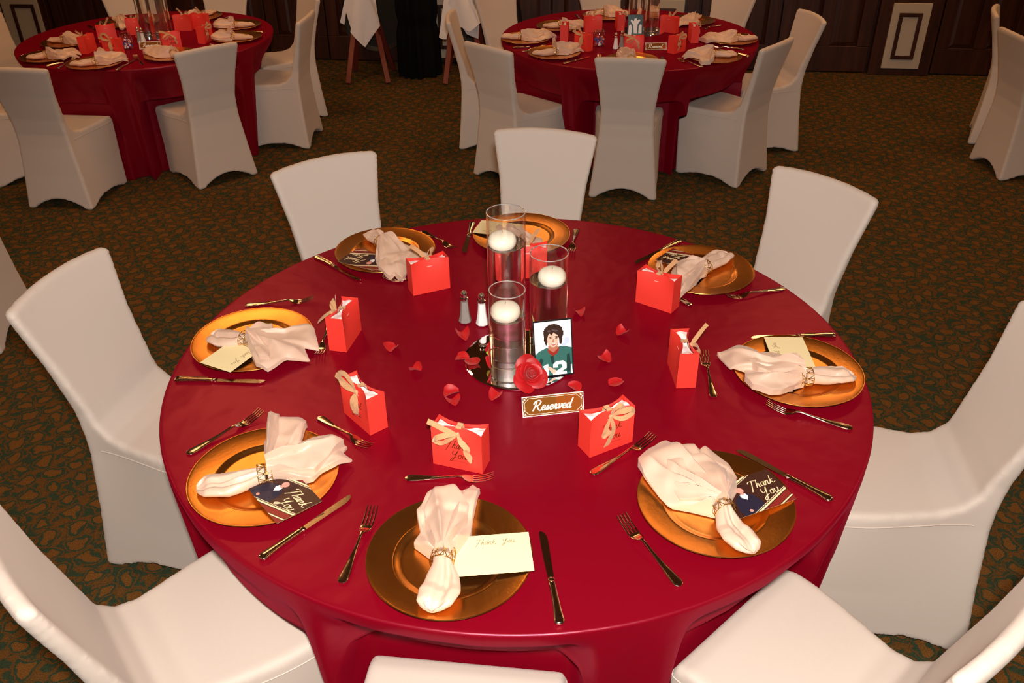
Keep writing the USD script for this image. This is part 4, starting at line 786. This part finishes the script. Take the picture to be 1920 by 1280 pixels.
B2_ = [('up_l', .345, 3.67, 262, 'at the left, edge-on'), ('up_r', .540, 3.88, 190, 'at the back left, plain back showing'), ('front_b', .445, 3.425, -50, 'at the front left'), ('up_l', .722, 3.945, 92, 'at the back, narrow side to the viewer'),
       ('front_a', .737, 3.34, -3, 'at the front, just over the chair back'), ('up_r', 1.03, 3.845, 142, 'at the back right'), ('up_l', 1.14, 3.60, 90, 'at the right, narrow side to the viewer'), ('front_c', .995, 3.345, 42, 'at the front right')]
for b, x, y, d, w in B2_: fbox(b, x, y, d, f'red favour box {w} {RT}', BZ, BS)
B3_ = [('up_l', -2.585, 3.52, 262, 'at the left, narrow side to the viewer'), ('up_r', -2.57, 3.79, 205, 'at the back left'), ('front_b', -2.395, 3.44, -15, 'at the front left, bow on its front'), ('up_r', -2.45, 3.975, 190, 'at the back behind the shakers'),
       ('up_l', -2.165, 4.06, 178, 'at the back right of the vases'), ('front_a', -2.095, 3.585, 32, 'at the front right behind a chair'), ('front_c', -1.930, 3.74, 78, 'at the right, turned edge-on'), ('up_l', -2.06, 4.09, 165, 'at the far right, smallest')]
for b, x, y, d, w in B3_: fbox(b, x, y, d, f'red favour box {w} {LT}', BZ, BS)
def bg_sign(x, y, deg, label): dup(SIGN, (x, y, BZ), deg, label, None, .86, rx=-9)
bg_sign(.881, 3.395, 3, 'gold Reserved sign on the right rear table'); bg_sign(-2.225, 3.575, 9, 'gold Reserved sign on the left rear table')
def jar(x, y, label):
    t = thing('candy_jar', (x, y, BZ), 0, label, 'jar', scale=BS); rg = random.Random(4)
    obj('glass', lathe([(0, 0), (.036, 0), (.040, .004), (.040, .070), (.034, .082), (.034, .092), (.032, .092), (.032, .082), (.037, .070), (.037, .006), (0, .006)], 40), 'clear_glass', t, 40)
    obj('lid', lathe([(0, .092), (.036, .092), (.037, .095), (.034, .099), (.010, .104), (.008, .110), (0, .112)], 32), 'clear_glass', t, 40)
    S = {'candy_blue': [], 'candy_red': [], 'salt': []}
    for k in range(60):
        a, r = rg.uniform(0, 6.28), .029 * math.sqrt(rg.random()); S[['candy_blue', 'candy_red', 'salt', 'candy_blue'][k % 4]].append(move(trimesh.creation.icosphere(1, .0065), (r * math.cos(a), r * math.sin(a), .012 + .048 * rg.random())))
    for m, L in S.items(): obj('sweets', cat_(L), m, t, True, kind='stuff')
jar(.547, 3.51, 'glass jar of red, white and blue sweets on the right rear table'); jar(-2.37, 3.585, 'glass jar of red, white and blue sweets on the left rear table')
glass_shaker(.640, 3.425, 'salt', 'white salt shaker on the right rear table', BZ, BS); glass_shaker(.680, 3.465, 'pepper', 'grey pepper shaker on the right rear table', BZ, BS)
glass_shaker(-2.31, 3.70, 'salt', 'white salt shaker on the left rear table', BZ, BS); glass_shaker(-2.345, 3.73, 'pepper', 'grey pepper shaker on the left rear table', BZ, BS)
for cx, cy, w in ((.86, 3.86, 'right'), (-2.30, 3.93, 'left')):
    t = thing('mirror_tray', (cx, cy, BZ), 0, f'round mirror tray under the vases of the {w} rear table', 'mirror', scale=BS)
    obj('mirror_face', lathe([(0, .0045), (.148, .0045), (.148, .0)], 64), 'mirror', t, 30)
    for dx, dy, h, nm in ((-.055, -.015, .45, 'left'), (.05, -.045, .36, 'front'), (.03, .07, .55, 'back')):
        vase(cx + dx, cy + dy, .044, h, h - .10, f'clear glass cylinder vase at the {nm} of the three on the {w} rear table', BZ + .0048); candle(cx + dx + .004, cy + dy, BZ + .0048 + h - .090, .034, f'cream floating candle in the {nm} vase of the {w} rear table')
# action photo on the right rear table: figures in white on green
t, add = upright('photo_frame', .790, 3.69, BZ, -2, 14, 'small dark green photo of a player in white on the right rear table', 'picture frame', .92)
add('frame', box(.103, .152, .004, (0, .076, -.002)), 'frame_black'); add('field', box(.097, .146, .0004, (0, .076, .0002)), 'print_green_dark')
for nm, pts in (('player', [(-.008, .03), (.012, .03), (.016, .09), (.034, .115), (.026, .122), (.010, .112), (.008, .128), (-.006, .128), (-.010, .110), (-.030, .120), (-.032, .110), (-.014, .085)]), ('teammate', [(-.046, .02), (-.026, .02), (-.022, .07), (-.030, .09), (-.044, .08)]), ('teammate', [(.022, .03), (.044, .03), (.044, .085), (.032, .09), (.024, .075)])):
    add(nm, poly(pts, .0003, .0004), 'print_white')

# ------------------------------------------------------------------ waiters' tray stands by the back wall
def tray_stand(x, y, rz, label):
    t = thing('tray_stand', (x, y, 0), rz, label, 'tray stand')
    for sx in (-1, 1):
        for sy in (-1, 1):
            a = np.array([sx * .165, sy * .20, .02]); b = np.array([sx * .035 + .03 * sy, -sy * .20, .70]); d = b - a; L = np.linalg.norm(d)
            m = rbox(.042, .020, L, (0, 0, L / 2), .004); T = np.eye(4); z = d / L; xx = np.array([1, 0, 0]) - z * z[0]; xx /= np.linalg.norm(xx); T[:3, 0] = xx; T[:3, 1] = np.cross(z, xx); T[:3, 2] = z; T[:3, 3] = a - [0, 0, .01]; m.apply_transform(T); m.vertices[:, 2] -= min(m.vertices[:, 2].min(), 0)
            obj('leg', m, 'frame_wood', t, 30)
    for sy in (-1, 1): obj('top_rail', rbox(.42, .03, .03, (0, sy * .20, .71), .004), 'frame_wood', t, 30)
def tray(x, y, z, rz, label, r=.29):
    t = thing('serving_tray', (x, y, z), rz, label, 'tray'); m = lathe([(0, 0), (r - .03, 0), (r - .02, .006), (r - .004, .024), (r, .026), (r, .022), (r - .016, 0), (r - .02, -.005), (0, -.005)], 64)
    m.vertices[:, 0] *= 1.0; m = move(m, rx=math.radians(97)); obj('dish', m, 'tray_black', t, 40)
def hung_cloth(x, y, z, rz, pts, label, seed):
    t = thing('white_napkin', (x, y, z), rz, label, 'napkin')
    for i, (top, out) in enumerate(pts):
        u = np.linspace(0, 1, 26); L = np.array(out, float); sg_ = np.r_[0, np.cumsum(np.hypot(*np.diff(L, axis=0).T))]; E = np.stack([np.interp(u * sg_[-1], sg_, L[:, k]) for k in range(2)], -1)
        Tp = np.linspace(top[0], top[1], 26)[:, None] * np.array([1, 0]) + [0, top[2]]; v = np.linspace(0, 1, 20)
        P = Tp[:, None] * (1 - v)[None, :, None] + E[:, None] * v[None, :, None]; dep = -.05 - .02 * i + .028 * np.sin(9 * u[:, None] + seed + 3 * i) * (.3 + .7 * v[None]) - .02 * v[None]
        P3 = np.stack([P[..., 0], dep, P[..., 1]], -1); Q3 = P3 + [0, .0015, 0]; b = grid(Q3); b.invert()
        idx = [(p, 0) for p in range(26)] + [(25, q) for q in range(1, 20)] + [(p, 19) for p in range(24, -1, -1)] + [(0, q) for q in range(18, 0, -1)]
        obj('fold', cat_([grid(P3), b, grid(np.array([[P3[a], Q3[a]] for a in idx]), closeu=True)]), 'white_linen', t, 60)
tray_stand(-1.16, 5.40, 0, 'dark red folding tray stand at the left of the black draped stand')
tray(-1.13, 5.735, .42, -4, 'black round serving tray leaning behind the left tray stand')
hung_cloth(-1.13, 5.13, .095, 0, [((-.10, .10, .68), [(-.185, .42), (-.15, .40), (-.13, .50), (-.09, .35), (.0, .245), (.03, .30), (.115, .395), (.09, .55), (.10, .68)]), ((-.03, .09, .68), [(-.10, .36), (-.06, .31), (.0, .24), (.07, .33), (.13, .40), (.11, .68)])], 'white napkin hanging in a point from the left tray stand', 1)
tray_stand(-.36, 5.35, 0, 'dark red folding tray stand at the right of the black draped stand')
tray(-.18, 5.66, .42, -4, 'black round serving tray leaning behind the right tray stand')
hung_cloth(-.39, 5.08, .055, 0, [((-.10, .10, .66), [(-.155, .36), (-.10, .34), (-.06, .47), (-.02, .50), (.06, .37), (.15, .34), (.16, .46), (.10, .66)]), ((-.05, .10, .66), [(-.13, .47), (-.08, .42), (.02, .44), (.08, .40), (.19, .48), (.11, .66)])], 'white napkin draped over the right tray stand', 4)
t = thing('draped_stand', (-.76, 5.50, 0), 0, 'tall narrow stand draped to the floor in black cloth', 'stand')
nn = 96; aa = np.linspace(0, 2 * PI, nn, endpoint=False); P = []
for zz in np.linspace(0.003, .95, 24):
    r = .15 + .02 * (1 - zz) + (.012 + .012 * (1 - zz)) * np.sin(13 * aa + 2 * np.sin(3 * aa)) - .02 * math.exp(-((zz - .42) / .05) ** 2); P.append(np.stack([r * np.cos(aa), r * np.sin(aa), np.full(nn, zz)], -1))
P.append(np.zeros((nn, 3)) + [0, 0, .95]); obj('drape', grid(np.array(P).transpose(1, 0, 2), closeu=True), 'black_cloth', t, True)
pale_panel(-.66, -.36, .058, .566, -.605, -.42, .134, .500, 'pale wall panel mostly hidden behind the right tray stand')

# ------------------------------------------------------------------ alike things carry one group each
KINDS = {'banquet_chair': 'covered chairs', 'charger_plate': 'gold charger plates', 'napkin': 'blush napkins', 'napkin_ring': 'gold napkin rings', 'fork': 'forks', 'knife': 'knives', 'thank_you_card': 'thank you cards', 'favour_box': 'red favour boxes',
         'cylinder_vase': 'glass cylinder vases', 'floating_candle': 'floating candles', 'rose_petal': 'loose rose petals', 'red_rose': 'red roses', 'wall_panel': 'pale wall panels', 'tray_stand': 'tray stands', 'serving_tray': 'serving trays'}
box_cache = UsdGeom.BBoxCache(Usd.TimeCode.Default(), ['default'])
for p in stage.GetPrimAtPath('/World').GetChildren():
    b = p.GetName().rstrip('0123456789').rstrip('_')
    if b in KINDS and p.GetCustomDataByKey('label'):
        c = box_cache.ComputeWorldBound(p).ComputeAlignedRange().GetMidpoint()
        w = '' if b in ('wall_panel', 'tray_stand', 'serving_tray') else ' of the near table' if c[1] < 1.9 and c[0] > -2 else ' beyond the right rear table' if c[0] > 2.6 else ' of the right rear table' if c[0] > -.6 else ' of the left rear table'
        p.SetCustomDataByKey('group', KINDS[b] + w)
